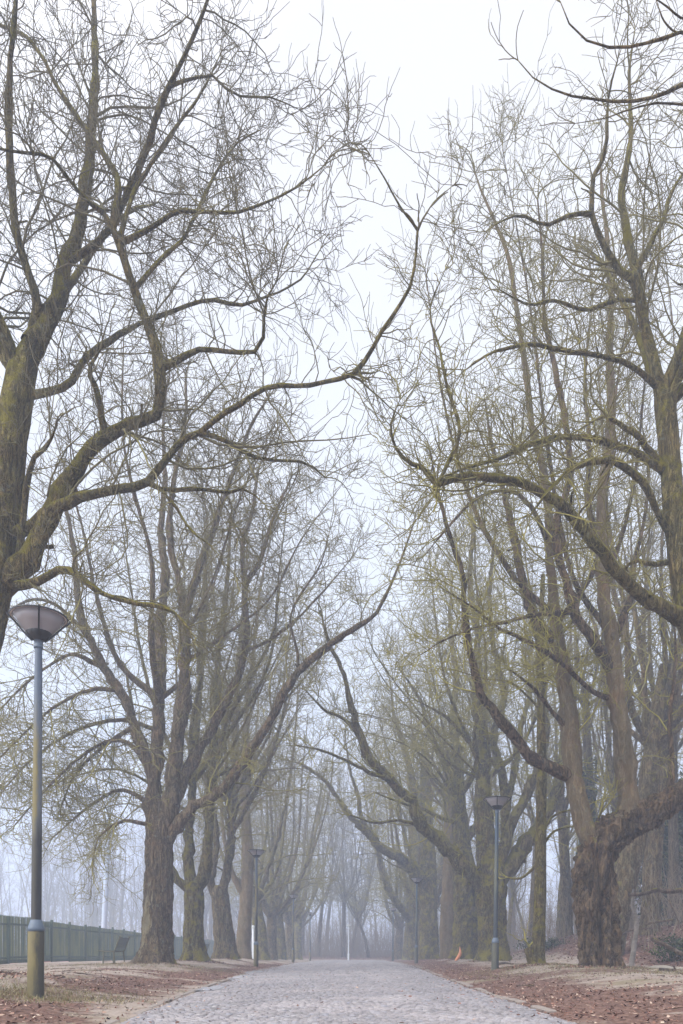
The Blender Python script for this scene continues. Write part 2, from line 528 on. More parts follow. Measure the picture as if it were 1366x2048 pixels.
def spawn(paths, rads, lens, density, t0, rng, amin, amax, upbias, tpow=1.0):
    """start points, directions and parent radius of children along a set of paths"""
    N, K, _ = paths.shape
    cnt = rng.poisson(np.maximum(lens * density * (1 - t0), .05))
    par = np.repeat(np.arange(N), cnt)
    t = t0 + (1 - t0) * rng.random(len(par)) ** tpow
    u = t * (K - 1); i = np.minimum(u.astype(int), K - 2); f = (u - i)[:, None]
    p = paths[par, i] * (1 - f) + paths[par, i + 1] * f
    tan = nrm(paths[par, i + 1] - paths[par, i])
    r = rads[par, i] * (1 - f[:, 0]) + rads[par, i + 1] * f[:, 0]
    rp = rng.normal(0, 1, (len(par), 3)) + np.array([0, 0, upbias])
    rp = nrm(rp - (rp * tan).sum(-1, keepdims=True) * tan)
    a = rng.uniform(amin, amax, len(par))[:, None]
    d = tan * np.cos(a) + rp * np.sin(a)
    return p, d, r, t, par


class Tree:
    def __init__(s, name, label, base, seed, group='bare trees lining the cobbled road', bark='bark_olive', twigm='twig_mossy', cat='tree'):
        s.base = np.array([float(base[0]), float(base[1]), float(base[2])])
        s.o = empty(name, s.base, label, cat, group)
        s.rng = np.random.default_rng(seed)
        s.bark, s.tw = M[bark], M[twigm]
        s.paths = []
        s.skel = []

    def trunk(s, pts, rad, sides=28, flare=.35, rough=.07, fold=5, part='trunk', K=None, ridge=0.0, top=True, dents=()):
        pth, r, L = spline(pts, rad, K or max(14, int(L_of(pts) / .11)))
        s.skel.append(pth)
        v, q = tube_geo(pth[None], r[None], sides)
        v = v.reshape(len(pth), sides, 3)
        a = np.arange(sides) / sides * 2 * math.pi
        hgt = np.linspace(0, L, len(pth))
        ph = s.rng.uniform(0, 6.28, 3)
        fl = flare * np.exp(-hgt / .35)[:, None] * (.55 + .45 * np.cos(fold * a + ph[0])[None] + .25 * np.cos((fold + 2) * a + ph[1])[None])
        q3 = v - s.base
        nz = rough * (fbm(q3 * 1.6 + ph[2] * 3, 3) * 1.4) + rough * .8 * vnoise(q3 * np.array([7, 7, 2.2]) + 5)
        if ridge:
            rd = 1 - np.abs(vnoise(q3 * np.array([5.5, 5.5, .9]) + 1.5 * vnoise(q3 * 1.5)[..., None]))
            n2 = 1 - np.abs(vnoise(q3 * np.array([9., 9., 1.6]) + 9 + 1.2 * vnoise(q3 * 2.5 + 4)[..., None]))
            nz = nz + ridge * .5 * (rd ** 2 - .5) - ridge * (.9 * (1 - np.abs(1 - rd)) ** 9 + .65 * n2 ** 8) + ridge * .5 * vnoise(q3 * np.array([16, 16, 7.]) + 3)
        d = v - pth[:, None]
        v = pth[:, None] + d * (1 + fl + nz)[..., None]
        for c_, (wx, wz), dp in dents:                      # hollows (and, negative, burrs)
            e_ = v - c_
            v = v - nrm(d) * (dp * np.exp(-((e_[..., 0] ** 2 + (e_[..., 1] * .6) ** 2) / wx ** 2 + (e_[..., 2] / wz) ** 2)))[..., None]
        mb = MB(); mb.add(v.reshape(-1, 3), q)
        if top:                                             # close the end
            mb.add(np.vstack([v[-1], [pth[-1] + (pth[-1] - pth[-2]) * .6]]), t=[[k, (k + 1) % sides, sides] for k in range(sides)])
        o = mb.build(part, s.bark, s.o, loc=s.base)
        return o

    def keep(s, pts, rad, t0=.15, dens=1.0):
        pth, r, L = spline(pts, rad, 24)
        s.paths.append((pth, r, L, t0, dens))

    def limb(s, pts, rad, sides=10, t0=.12, dens=1.0, wob=.13, part='limb', into=None, m=None):
        L = L_of(pts)
        K = max(10, int(L / .22))
        pth, r, L = spline(pts, rad, K)
        env = np.minimum(1, np.linspace(0, 6, K)) * 1.0
        pth = pth + (s.rng.normal(0, 1, (K, 3)) * (r * wob * env)[:, None])
        r = r * (1 + .09 * np.interp(np.arange(K), np.arange(0, K + 3, 3), s.rng.normal(0, 1, len(np.arange(0, K + 3, 3))).clip(-1.3, 1.3)))
        r = .8 * r * (1 + .22 * np.exp(-np.linspace(0, L, K) / (3.2 * r[0] + .02)))
        s.skel.append(pth)
        v, q = tube_geo(pth[None], r[None], sides)
        v = v.reshape(K, sides, 3)
        v = pth[:, None] + (v - pth[:, None]) * (1 + .14 * vnoise((v - s.base) * 4 + 2))[..., None]
        for _ in range(int(L / .9)):
            k_ = int(s.rng.integers(2, K)); c_ = v[k_, int(s.rng.integers(0, sides))]
            e_ = np.linalg.norm(v - c_, axis=-1)
            v = v + nrm(v - pth[:, None]) * (r[k_] * s.rng.uniform(.15, .5) * np.exp(-(e_ / (r[k_] * .8)) ** 2))[..., None]
        s.keep(pth[::max(1, K // 30)], r[::max(1, K // 30)], t0, dens)
        if L > 2.5 and part == 'limb':
            ks = s.rng.integers(3, int(K * .75), 2 + int(L / 3)); dd_ = nrm(np.cross(s.rng.normal(0, 1, (len(ks), 3)), pth[ks] - pth[ks - 1]) + np.array([0, 0, .02]))
            A_, RA_ = grow(pth[ks], dd_ + .5 * nrm(pth[ks] - pth[ks - 1]), s.rng.uniform(.05, .22, len(ks)) + r[ks], r[ks] * .45, .006, 5, .2, 0, s.rng)
            RA_[:, 1:] = np.maximum(RA_[:, 1:], r[ks][:, None] * .22)
            stub = tube_geo(A_, RA_, 6)
        else: stub = None
        if into is not None:
            into.add(v.reshape(-1, 3), q); return None
        mb = MB(); mb.add(v.reshape(-1, 3), q)
        if stub: mb.add(*stub)
        return mb.build(part, m or s.bark, s.o, loc=s.base)

    def crown(s, d1=1.5, d2=2.4, d3=4.0, L1=(1.2, 3.2), L2=(.5, 1.4), L3=(.15, .5), rmin=.0042, wig=.22, trop=(.03, .05, .08), up=(.25, .2, .3), levels=3, direct=.7, sides=(5, 4, 3), r1cap=.035, tip=.45):
        rng = s.rng
        P0 = np.stack([p[0] for p in s.paths]); R0 = np.stack([p[1] for p in s.paths])
        mb = MB()
        mb_all = []
        Ls = np.array([p[2] for p in s.paths]); dn = np.array([p[4] for p in s.paths])
        t0 = float(np.mean([p[3] for p in s.paths]))
        p, d, r, t, par = spawn(P0, R0, Ls * dn, d1, t0, rng, .6, 1.25, up[0], .8)
        L = rng.uniform(*L1, len(p)) * (1.15 - .45 * t) * np.clip(R0[par, 0] / .09, .35, 1.2)
        rr = np.clip(np.minimum(r * .6, r1cap * (L / L1[1]) ** .7), rmin * 1.6, None)
        # each limb runs out into leaders of its own
        tipd = nrm(P0[:, -1] - P0[:, -3]); nt_ = 3
        p = np.concatenate([p, np.repeat(P0[:, -1], nt_, 0)]); d = np.concatenate([d, nrm(np.repeat(tipd, nt_, 0) + rng.normal(0, .35, (len(tipd) * nt_, 3)))])
        L = np.concatenate([L, rng.uniform(L1[0], L1[1], len(tipd) * nt_) * tip]); rr = np.concatenate([rr, np.repeat(np.clip(R0[:, -1] * .8, rmin * 1.6, .03), nt_)])
        A, RA = grow(p, d, L, rr, rmin * 1.2, 8, wig, trop[0], rng)
        mb.tubes(A, RA, sides[0])
        # second order, also straight off the limbs
        p, d, r, t, par = spawn(A, RA, L, d2, .12, rng, .65, 1.3, up[1])
        L_ = rng.uniform(*L2, len(p)) * (1.2 - .6 * t)
        pb, db, rb, tb, _ = spawn(P0, R0, Ls * dn, d2 * direct, t0 * .6, rng, .8, 1.5, up[1])
        p = np.concatenate([p, pb]); d = np.concatenate([d, db]); r = np.concatenate([r, rb]); L_ = np.concatenate([L_, rng.uniform(*L2, len(pb))])
        rr = np.clip(np.minimum(r * .6, .011), rmin, None)
        B, RB = grow(p, d, L_, rr, rmin * .9, 6, wig * 1.5, trop[1], rng)
        mb.tubes(B, RB, sides[1])
        if levels > 2:
            p, d, r, t, par = spawn(B, RB, L_, d3, .15, rng, .6, 1.3, up[2])
            L3_ = rng.uniform(*L3, len(p))
            p = np.concatenate([p, B[:, -1]])
            d = np.concatenate([d, nrm(B[:, -1] - B[:, -2])]); L3_ = np.concatenate([L3_, rng.uniform(*L3, len(B))])
            G, RG = grow(p, d, L3_, np.full(len(p), rmin * .95), rmin * .6, 4, wig * 1.5, trop[2], rng)
            mb.tubes(G, RG, sides[2])
        s.c = mb.build('crown', s.tw, s.o, loc=s.base)
        return s.c

    def px(s, pts, Y0, Y1, r0, r1=None, **kw):
        """a limb through photo points, running from distance Y0 to Y1; radii in photo pixels"""
        n = len(pts)
        ts = np.linspace(0, 1, n) ** 1.2
        hit = None
        if s.skel:                                          # spring from the nearest limb or trunk already there
            S = np.concatenate(s.skel)
            u, w = VX + F * S[:, 0] / S[:, 1], VY - F * (S[:, 2] - HC) / S[:, 1]
            dd = np.hypot(u - pts[0][0], w - pts[0][1]); i = int(dd.argmin())
            if dd[i] < 45: hit = S[i]; Y1 = Y1 + (hit[1] - Y0) * .5; Y0 = float(hit[1])
        Ys = Y0 + (Y1 - Y0) * ts
        W = [P(a, b_, Y) for (a, b_), Y in zip(pts, Ys)]
        if hit is not None: W[0] = hit
        if r1 is None: rr = [q / F * Y for q, Y in zip(r0, Ys)]
        else: rr = [(r0 + (r1 - r0) * k / (n - 1)) / F * Y for k, Y in zip(range(n), Ys)]
        return s.limb(W, rr, **kw)

    def rise(s, p0, n, H, spread, r0, lean=(0, 0), az=None, low=.35, **kw):
        """n further leaders climbing from p0 to height about H"""
        for k in range(n):
            a = (k + s.rng.uniform(-.3, .3)) / n * 6.283 + (az or 0)
            out = spread * s.rng.uniform(.6, 1.1); h = (H - p0[2]) * s.rng.uniform(.82, 1.05)
            dx, dy = math.cos(a), math.sin(a)
            pts = [p0 + np.array([dx * out * f + lean[0] * g + s.rng.normal(0, .18), dy * out * f + lean[1] * g + s.rng.normal(0, .18), h * g]) if g else p0
                   for f, g in ((0, 0), (low, .14), (.62, .38), (.85, .68), (1.0, 1.0))]
            rr = r0 * s.rng.uniform(.75, 1.1) * np.array([1, .82, .6, .36, .12])
            s.limb(pts, rr, **kw)

    def sweep(s, p0, n, reach, r0, az0, az1, rise=.5, droop=.0, **kw):
        """low side limbs, arching out"""
        for k in range(n):
            a = az0 + (az1 - az0) * ((k + s.rng.random()) / n)
            L = reach * s.rng.uniform(.7, 1.1)
            q = p0 + np.array([0, 0, s.rng.uniform(-.6, 2.5)])
            dx, dy = math.cos(a), math.sin(a)
            pts = [q + np.array([dx * L * f, dy * L * f, L * g + s.rng.normal(0, .12)]) for f, g in
                   ((0, 0), (.25, .3 * rise + .05), (.5, .55 * rise), (.78, .62 * rise - droop * .5), (1, .6 * rise - droop))]
            s.limb(pts, r0 * s.rng.uniform(.7, 1.1) * np.array([1, .8, .55, .35, .15]), **kw)


def L_of(pts):
    pts = np.asarray(pts, float)
    return float(np.linalg.norm(np.diff(pts, axis=0), axis=1).sum())


def tz(x, y): return np.array([x, y, float(gz(x, y)) - .06])


GL, GR = 'bare trees in the row left of the road', 'bare trees in the row right of the road'
exec_trees = True

# ---- left row, nearest: trunk leans in from outside the frame
Y = 13.0
T = Tree('bare_tree', 'nearest tree of the left row, its thick mossy limbs arching high over the near lamp', tz(-7.1, Y), 11, GL, 'bark_olive', 'twig_grey')
T.trunk([T.base, P(-115, 1650, Y), P(-80, 1450, Y), P(-50, 1310, Y), P(-18, 1160, Y), P(-2, 1040, Y), P(16, 900, Y), P(46, 740, Y), P(72, 680, Y)], np.array([66, 54, 48, 45, 43, 41, 36, 28, 20]) * Y / F, sides=80, ridge=.12)
T.px([(80, 700), (110, 610), (132, 540), (162, 430), (177, 320), (187, 200), (190, 100), (188, 0), (200, -150)], Y, 14.2, [24, 21, 19, 15, 12, 10, 8, 6, 3])
T.px([(62, 710), (75, 600), (45, 520), (26, 420), (18, 250), (20, 120), (32, 0), (30, -140)], Y, 12, [16, 12, 11, 9, 8, 7, 5, 2])
T.px([(140, 530), (212, 465), (262, 370), (295, 290), (318, 220), (350, 150), (382, 85), (415, 0), (440, -90)], 13.3, 11.6, [9, 8, 7.5, 7, 6.5, 6, 5, 4, 2])
T.px([(5, 1200), (50, 1120), (95, 1040), (130, 970), (172, 912), (212, 875), (262, 848), (308, 828), (318, 795), (320, 750), (318, 705), (298, 655), (280, 608), (262, 558), (243, 505), (222, 450), (205, 425)], Y, 12.2, [33, 27, 23, 21, 18, 16, 14.5, 13.5, 13, 13, 12.5, 12, 11, 10, 9, 7.5, 6], t0=.3, sides=14)
T.px([(208, 428), (170, 398), (128, 345), (98, 312), (40, 305), (-40, 290)], 12.2, 11, [6, 5, 4.5, 4, 3, 2])
T.px([(218, 445), (236, 385), (232, 345), (190, 282), (125, 192), (85, 115), (50, 72), (0, 50), (-60, 30)], 12.2, 13.4, [7, 8, 7, 6, 5, 4.5, 4, 3, 2])
T.px([(236, 480), (262, 400), (288, 350), (340, 270), (400, 190), (440, 110)], 12.3, 13.2, [7, 6, 5, 4.2, 3, 1.5])
T.px([(248, 495), (300, 460), (350, 425), (410, 424), (470, 425), (540, 402), (600, 370), (650, 330)], 12.3, 11.2, [6.5, 6, 5, 4.5, 4, 3, 2.4, 1.2])
T.px([(15, 1090), (60, 1052), (100, 1020), (140, 1000), (220, 980), (290, 965), (330, 922), (365, 880), (402, 863), (440, 835), (490, 800), (545, 773), (605, 772), (670, 760), (708, 746)], Y, 11.3, [17, 15, 13, 12, 11, 10, 9.3, 8.6, 8, 7.2, 6.6, 6, 5.4, 5, 4.8], t0=.2, sides=12)
T.px([(706, 747), (740, 708), (766, 658), (800, 610), (825, 560), (833, 500), (835, 460)], 11.3, 10.8, [5.2, 5, 4.6, 4.2, 3.8, 3.4, 3], dens=.25)
T.px([(835, 465), (800, 412), (765, 350), (740, 310)], 10.6, 10.2, [3, 2.2, 1.6, .8], dens=.08)
T.px([(834, 465), (850, 430), (872, 400), (905, 372)], 10.6, 11, [2.6, 2, 1.4, .8], dens=.08)
T.px([(285, 968), (330, 980), (400, 978), (450, 985), (492, 979), (530, 1010)], 12, 12.6, [6.5, 5, 4.5, 3.8, 3, 1.5])
T.px([(330, 975), (352, 1015), (380, 1058), (422, 1092)], 12, 11.6, [4.5, 4, 3, 1.5])
T.px([(400, 866), (450, 880), (490, 905), (540, 920), (610, 925), (650, 955)], 11.8, 12.4, [7, 5.5, 4.5, 4, 3, 1.5])
T.px([(30, 1195), (75, 1165), (120, 1140), (152, 1150), (200, 1185), (260, 1205), (335, 1217), (380, 1260)], Y, 11.4, [12, 10, 9, 7.5, 6.5, 6, 4.5, 2])
T.px([(70, 805), (130, 775), (165, 725), (205, 690), (250, 663), (300, 640)], Y, 14, [12, 10, 9, 8, 6, 3])
T.px([(326, 740), (365, 714), (402, 697), (450, 702), (505, 704), (525, 680), (528, 640), (532, 600), (555, 560)], 12.4, 11.4, [9, 7.5, 6.5, 5.5, 5, 4.5, 4, 3, 1.5])
T.px([(212, 880), (205, 838), (194, 782), (178, 742), (200, 700)], 12.6, 12, [9, 7.5, 6.5, 5, 2.5])
T.px([(30, 1110), (50, 1010), (62, 930), (95, 890), (110, 860)], 12.8, 11.8, [10, 8, 7, 5, 2.5])
T.px([(310, 640), (350, 620), (420, 600), (480, 610), (540, 590), (600, 560), (640, 500)], 12.4, 13.8, [6, 5, 4.5, 4, 3, 2.2, 1.2])
T.px([(264, 565), (320, 520), (370, 470), (430, 350), (470, 290), (520, 260)], 12.4, 14.6, [6, 5, 4.5, 3.6, 2.6, 1.2])
T.px([(350, 160), (420, 150), (470, 190), (540, 195), (600, 220)], 12, 12.6, [4, 3.2, 2.6, 2, 1])
for a, b_ in (((-3.5, 2.5, 6.5), 15.5), ((-2, -3.5, 5.5), 9.2), ((1.5, 3.2, 6), 16.5), ((-4, -1, 4), 11.5)):
    q0 = P(40, 760, Y)
    T.limb([q0, q0 + np.array(a) * .35 + [0, 0, .6], q0 + np.array(a) * .7 + [0, 0, .6], q0 + np.array(a)], np.array([.11, .08, .05, .02]))
T.crown(d1=2.1, d2=5.4, d3=7.5, L1=(.8, 2.9), L2=(.35, 1.25), L3=(.12, .42), rmin=.005, wig=.17, trop=(-.005, .02, .07), up=(.0, .1, .3), r1cap=.022, tip=.3)

# ---- left row, the tree with the great arching limb beside the bench
Y = 25.6
T = Tree('bare_tree', 'stout twin-stemmed tree beside the bench, peeling pale bark low on its trunk', tz(-6.45, Y), 12, GL, 'bark_peeling', 'twig_mossy')
T.trunk([T.base, P(313, 1890, Y), P(316, 1830, Y), P(318, 1750, Y), P(318, 1690, Y), P(318, 1640, Y), P(316, 1600, Y)], np.array([37, 32, 30, 29, 28, 25, 17]) * Y / F, sides=90, flare=.34, ridge=.16)
T.px([(306, 1690), (306, 1640), (310, 1550), (316, 1450), (320, 1350), (318, 1260), (330, 1160), (322, 1060), (330, 960), (326, 860), (335, 760)], Y, 26.6, [17, 18, 17, 16, 15, 13, 10, 8, 6, 4, 2], sides=16, wob=.1)
T.px([(330, 1690), (334, 1640), (346, 1560), (356, 1480), (368, 1380), (370, 1280), (364, 1200), (352, 1140), (338, 1060), (350, 950), (370, 850), (372, 740)], Y, 24.9, [20, 20, 19, 18, 17, 15, 12, 9, 8, 6, 4, 2], sides=16, wob=.1)
T.px([(368, 1240), (385, 1180), (402, 1120), (432, 1045), (462, 955), (500, 855), (540, 790)], 25, 24, [10, 9, 8, 7, 5, 3.5, 1.5])
T.px([(300, 1565), (282, 1490), (262, 1430), (235, 1378), (200, 1320), (176, 1270), (156, 1200), (150, 1120), (140, 1050), (120, 980)], Y, 25, [15, 13, 12.5, 12, 11, 10, 9, 7, 5, 2.5], sides=12)
T.px([(345, 1620), (360, 1580), (378, 1535), (405, 1488), (430, 1448), (452, 1400), (480, 1340), (494, 1270), (490, 1180), (520, 1120), (545, 1040), (585, 950)], Y, 26.8, [13, 14, 14, 14, 13, 12, 10, 8.5, 7, 5.5, 4, 2], sides=12)
T.px([(334, 1710), (348, 1660), (380, 1622), (420, 1596), (460, 1560), (500, 1500), (540, 1440), (575, 1372), (612, 1328), (660, 1290), (690, 1268), (750, 1228), (790, 1150), (830, 1040)], Y, 22.6, [13, 14, 13.5, 13, 13, 12, 11, 10, 9, 8, 7, 5, 3.5, 1.5], sides=14, t0=.25)
T.px([(592, 1345), (594, 1300), (580, 1240), (600, 1190), (640, 1130), (660, 1060)], 23.8, 23, [4, 3.5, 3, 2.8, 2, 1])
T.px([(495, 1300), (530, 1285), (580, 1250), (640, 1190), (700, 1120)], 26.4, 27, [5, 4, 3.5, 2.5, 1])
T.px([(490, 1190), (485, 1090), (505, 1020), (520, 930), (560, 850)], 26.6, 28, [6, 5, 4.5, 3, 1.2])
for pts, y1 in (([(303, 1545), (250, 1482), (180, 1500), (100, 1570), (30, 1650)], 24.5), ([(300, 1605), (240, 1580), (170, 1620), (105, 1675)], 26.5), ([(308, 1455), (240, 1440), (150, 1462), (60, 1522), (0, 1590)], 27),
                ([(240, 1385), (180, 1380), (100, 1420), (0, 1515)], 24), ([(300, 1645), (250, 1642), (200, 1672), (185, 1722)], 24.2), ([(205, 1330), (140, 1310), (60, 1360), (-20, 1440)], 25.5),
                ([(180, 1280), (120, 1215), (60, 1200), (-10, 1240)], 24.4), ([(268, 1450), (210, 1490), (150, 1550), (120, 1620)], 27.5)):
    T.px(pts, Y, y1, 6, 1.5, dens=2.3)
T.rise(P(320, 1400, Y), 3, 19, 4.0, .13, az=.8)
T.rise(P(360, 1330, Y), 3, 16.5, 2.6, .08, lean=(3.2, 0), az=.3)
T.crown(r1cap=.024, d1=1.8, d2=3.8, d3=4.4, L1=(1.0, 3.2), L2=(.5, 1.4), L3=(.2, .6), rmin=.0072, wig=.16, trop=(.0, .02, .05))

# ---- left row, third to fifth
Y = 32.0
T = Tree('bare_tree', 'grey-lichened tree with flaring foot and three-way fork behind the peeling tree', tz(-6.45, Y), 13, GL, 'bark_olive', 'twig_mossy')
T.trunk([T.base, P(388, 1885, Y), P(388, 1830, Y), P(388, 1795, Y), P(388, 1765, Y)], np.array([25, 21, 19, 21, 17]) * Y / F, sides=64, flare=.55, ridge=.12)
T.px([(378, 1790), (352, 1755), (332, 1715), (310, 1640), (300, 1540), (270, 1440), (250, 1330)], Y, 31, [11, 10, 9, 8, 7, 5, 2])
T.px([(385, 1790), (378, 1740), (378, 1680), (384, 1600), (388, 1500), (398, 1390), (402, 1280), (410, 1160), (415, 1030)], Y, 33, [13, 13, 12, 11, 10, 8, 6.5, 5, 2], sides=12)
T.px([(395, 1790), (410, 1745), (416, 1690), (420, 1600), (428, 1500), (428, 1400), (440, 1280), (455, 1160), (462, 1040)], Y, 31.2, [14, 14, 12.5, 12, 11, 9, 7, 5, 2], sides=12)
T.px([(424, 1560), (440, 1500), (455, 1440), (500, 1360), (545, 1270), (560, 1170)], Y, 30, [7, 6.5, 6, 5, 3.5, 1.5])
T.sweep(P(385, 1650, Y), 4, 6, .09, 2.2, 4.2, .5, .25, dens=1.4)
T.rise(P(390, 1560, Y), 4, 19.5, 4.5, .13)
T.rise(P(420, 1560, Y), 4, 16, 2.8, .09, lean=(3.4, 0), az=.5)
T.crown(r1cap=.026, d1=1.8, d2=3.4, d3=3.6, L1=(1.0, 3.0), L2=(.5, 1.5), L3=(.2, .65), rmin=.007, wig=.2, trop=(.01, .03, .05))

Y = 39.6
T = Tree('bare_tree', 'fourth left-row tree, dark mossy bole splitting low into a U-shaped fork', tz(-6.4, Y), 14, GL, 'bark_brown', 'twig_mossy')
T.trunk([T.base, P(449, 1880, Y), P(444, 1830, Y), P(440, 1795, Y), P(440, 1772, Y)], np.array([24, 21, 18.5, 18, 14]) * Y / F, sides=64, flare=.36, ridge=.12)
T.px([(436, 1800), (422, 1770), (430, 1715), (432, 1670), (428, 1620), (410, 1560), (395, 1490)], Y, 38.6, [11, 10, 9, 8, 7, 5, 3])
T.px([(446, 1800), (452, 1750), (460, 1690), (465, 1620), (470, 1520), (472, 1420), (480, 1300), (490, 1180), (495, 1080)], Y, 40.5, [12, 11, 10.5, 10, 9, 8, 6, 4, 2], sides=12)
T.px([(468, 1668), (490, 1620), (515, 1575), (545, 1500), (568, 1420), (580, 1330)], Y, 38, [6, 6, 5.5, 5, 3.5, 1.5])
T.px([(466, 1640), (450, 1600), (432, 1580), (415, 1560)], Y, 39, [5, 4.5, 4, 2])
T.sweep(P(455, 1650, Y), 4, 6, .09, 0, 6.2, .6, .1)
T.rise(P(462, 1600, Y), 4, 20, 4.5, .14)
T.rise(P(466, 1620, Y), 4, 16, 2.8, .09, lean=(3.4, 0), az=.9)
T.crown(d1=1.7, d2=3.2, d3=3.2, L1=(1.0, 3.0), L2=(.5, 1.6), L3=(.25, .7), rmin=.008, wig=.2, trop=(.02, .03, .05))

Y = 46.8
T = Tree('bare_tree', 'slim leaning left-row tree just behind the second lamp, pale smooth upper trunk', tz(-6.5, Y), 15, GL, 'bark_smooth', 'twig_mossy')
T.trunk([T.base, P(487, 1890, Y), P(492, 1800, Y), P(496, 1720, Y), P(492, 1640, Y), P(488, 1560, Y), P(490, 1450, Y)], np.array([17, 15, 13, 12, 10, 9, 6]) * Y / F, flare=.15, ridge=.05)
T.px([(490, 1800), (472, 1765), (458, 1720), (445, 1650), (440, 1560)], Y, 46, [7, 6.5, 6, 4, 2])
T.px([(490, 1470), (498, 1380), (510, 1280), (520, 1180), (540, 1080)], Y, 48, [6, 5.5, 4.5, 3, 1.5])
T.sweep(P(492, 1620, Y), 4, 6, .09, 0, 6.2, .6, .1)
T.rise(P(490, 1560, Y), 4, 20, 4, .13)
T.rise(P(490, 1600, Y), 4, 16, 2.8, .09, lean=(3.4, 0), az=.2)
T.crown(d1=1.6, d2=2.8, d3=2.6, L1=(1.0, 3.0), L2=(.5, 1.6), L3=(.25, .7), rmin=.009, wig=.2, levels=3)

# ---- right row: the great hooked trunk
Y = 19.4
T = Tree('bare_tree', 'huge hooked tree with deeply furrowed trunk, bent over to the right under two tall stems', tz(6.15, Y), 21, GR, 'bark_red', 'twig_olive')
T.trunk([T.base, P(1199, 1900, Y), P(1195, 1840, Y), P(1190, 1775, Y), P(1192, 1735, Y), P(1203, 1695, Y), P(1228, 1664, Y), P(1268, 1640, Y), P(1315, 1618, Y), P(1366, 1588, Y), P(1430, 1545, Y), P(1490, 1480, Y), P(1540, 1390, Y)],
        np.array([42, 41, 41, 43, 43, 41, 38, 33, 30, 27, 24, 19, 13]) * Y / F, sides=150, flare=.2, rough=.1, ridge=.27, K=320,
        dents=[(P(1178, 1745, Y - .5), (.17, .5), .3), (P(1224, 1775, Y - .45), (.15, .6), .24), (P(1203, 1860, Y - .5), (.06, .8), .2), (P(1232, 1870, Y - .45), (.07, .7), .2), (P(1180, 1900, Y - .5), (.05, .5), .12), (P(1162, 1870, Y - .3), (.14, .3), -.08),
               (P(1216, 1900, Y - .5), (.1, .4), -.1), (P(1192, 1800, Y - .5), (.08, .6), -.1), (P(1246, 1715, Y - .35), (.35, .3), .16), (P(1210, 1690, Y - .5), (.3, .1), -.08)])
sm = M['bark_smooth']
T.px([(1186, 1700), (1170, 1655), (1157, 1605), (1146, 1550), (1140, 1450), (1132, 1390), (1118, 1300), (1112, 1250), (1106, 1180), (1098, 1100), (1098, 1025), (1083, 925), (1063, 850), (1053, 750), (1038, 650), (1018, 520), (988, 440), (962, 380), (945, 330)], Y, 20.6,
     [25, 25, 24, 23, 21, 20, 18, 14, 12, 11, 10, 9, 8, 7, 6, 5, 4, 3, 1.5], sides=20, wob=.05, t0=.35, m=sm)
T.px([(1240, 1680), (1256, 1625), (1252, 1540), (1239, 1440), (1229, 1350), (1223, 1275), (1209, 1200), (1204, 1120), (1203, 1040), (1205, 975), (1218, 890), (1223, 800), (1219, 700), (1222, 590), (1215, 490), (1205, 390), (1200, 310)], Y, 18.8,
     [27, 24, 22, 21, 20, 17, 15, 13.5, 12.5, 12, 11, 10, 8.5, 7, 5, 3, 1.5], sides=20, wob=.05, t0=.35, m=sm)
T.px([(1120, 1560), (1090, 1530), (1055, 1505), (1020, 1465), (990, 1425), (965, 1390), (946, 1330), (930, 1240), (926, 1150), (905, 1090), (880, 1000), (860, 900)], Y, 17.8, [16, 14, 13, 12, 11.5, 11, 9.5, 8, 7, 5.5, 4, 2], sides=12)
T.px([(1110, 1285), (1085, 1255), (1063, 1225), (1043, 1160), (1030, 1080), (1012, 1000), (985, 900), (970, 800)], Y, 20.8, [15, 13, 12, 10.5, 9, 7, 5, 2])
T.px([(1220, 1345), (1205, 1310), (1185, 1280), (1152, 1230), (1130, 1160), (1112, 1060), (1140, 950), (1132, 850), (1113, 750), (1090, 640), (1085, 520), (1075, 400)], Y, 18, [13, 13, 12.5, 12, 11, 10, 9, 8, 7, 5.5, 4, 2])
T.px([(1212, 1415), (1180, 1380), (1145, 1345), (1100, 1310), (1050, 1280), (1000, 1258), (960, 1225), (890, 1180)], 18.8, 16.8, [7, 6.5, 6, 5.5, 5, 4, 3, 1.5], dens=1.4)
T.px([(1140, 1470), (1110, 1430), (1085, 1400), (1060, 1370), (1020, 1340)], Y, 18.6, [7, 6, 5.5, 4, 2])
T.px([(1135, 1235), (1100, 1228), (1060, 1232), (1010, 1245), (950, 1256), (890, 1280), (840, 1310)], 18.6, 16.6, [6, 5.5, 5, 4.5, 3.5, 2.5, 1.2], dens=1.7)
T.px([(1215, 1300), (1240, 1250), (1262, 1190), (1270, 1120), (1290, 1030), (1300, 900)], Y, 20.5, [9, 8, 7, 6, 4, 2])
T.px([(1104, 1090), (1060, 1010), (1010, 980), (950, 1000), (900, 1050), (850, 1110)], 20, 18.5, [6, 5.5, 5, 4, 3, 1.2], dens=1.5)
T.px([(1330, 1600), (1345, 1540), (1340, 1440), (1352, 1320), (1345, 1200)], Y, 20.2, [8, 7, 6, 4, 2])
T.px([(1200, 1100), (1175, 1000), (1180, 900), (1170, 760), (1180, 640)], 19, 21, [8, 7, 6, 4, 2])
T.px([(1195, 1680), (1196, 1665), (1197, 1648), (1198, 1636)], 19.3, 19.4, [10, 9, 8, 5], sides=12, dens=0.01, part='broken_stub')
T.rise(P(1120, 1240, Y), 2, 19, 3.4, .09)
T.rise(P(1215, 1260, Y), 2, 20, 3.8, .09)
T.crown(d1=1.9, d2=4.2, d3=5.0, L1=(.8, 2.6), L2=(.4, 1.3), L3=(.18, .5), rmin=.006, wig=.17, r1cap=.022, up=(.05, .1, .3), trop=(.03, .04, .05))

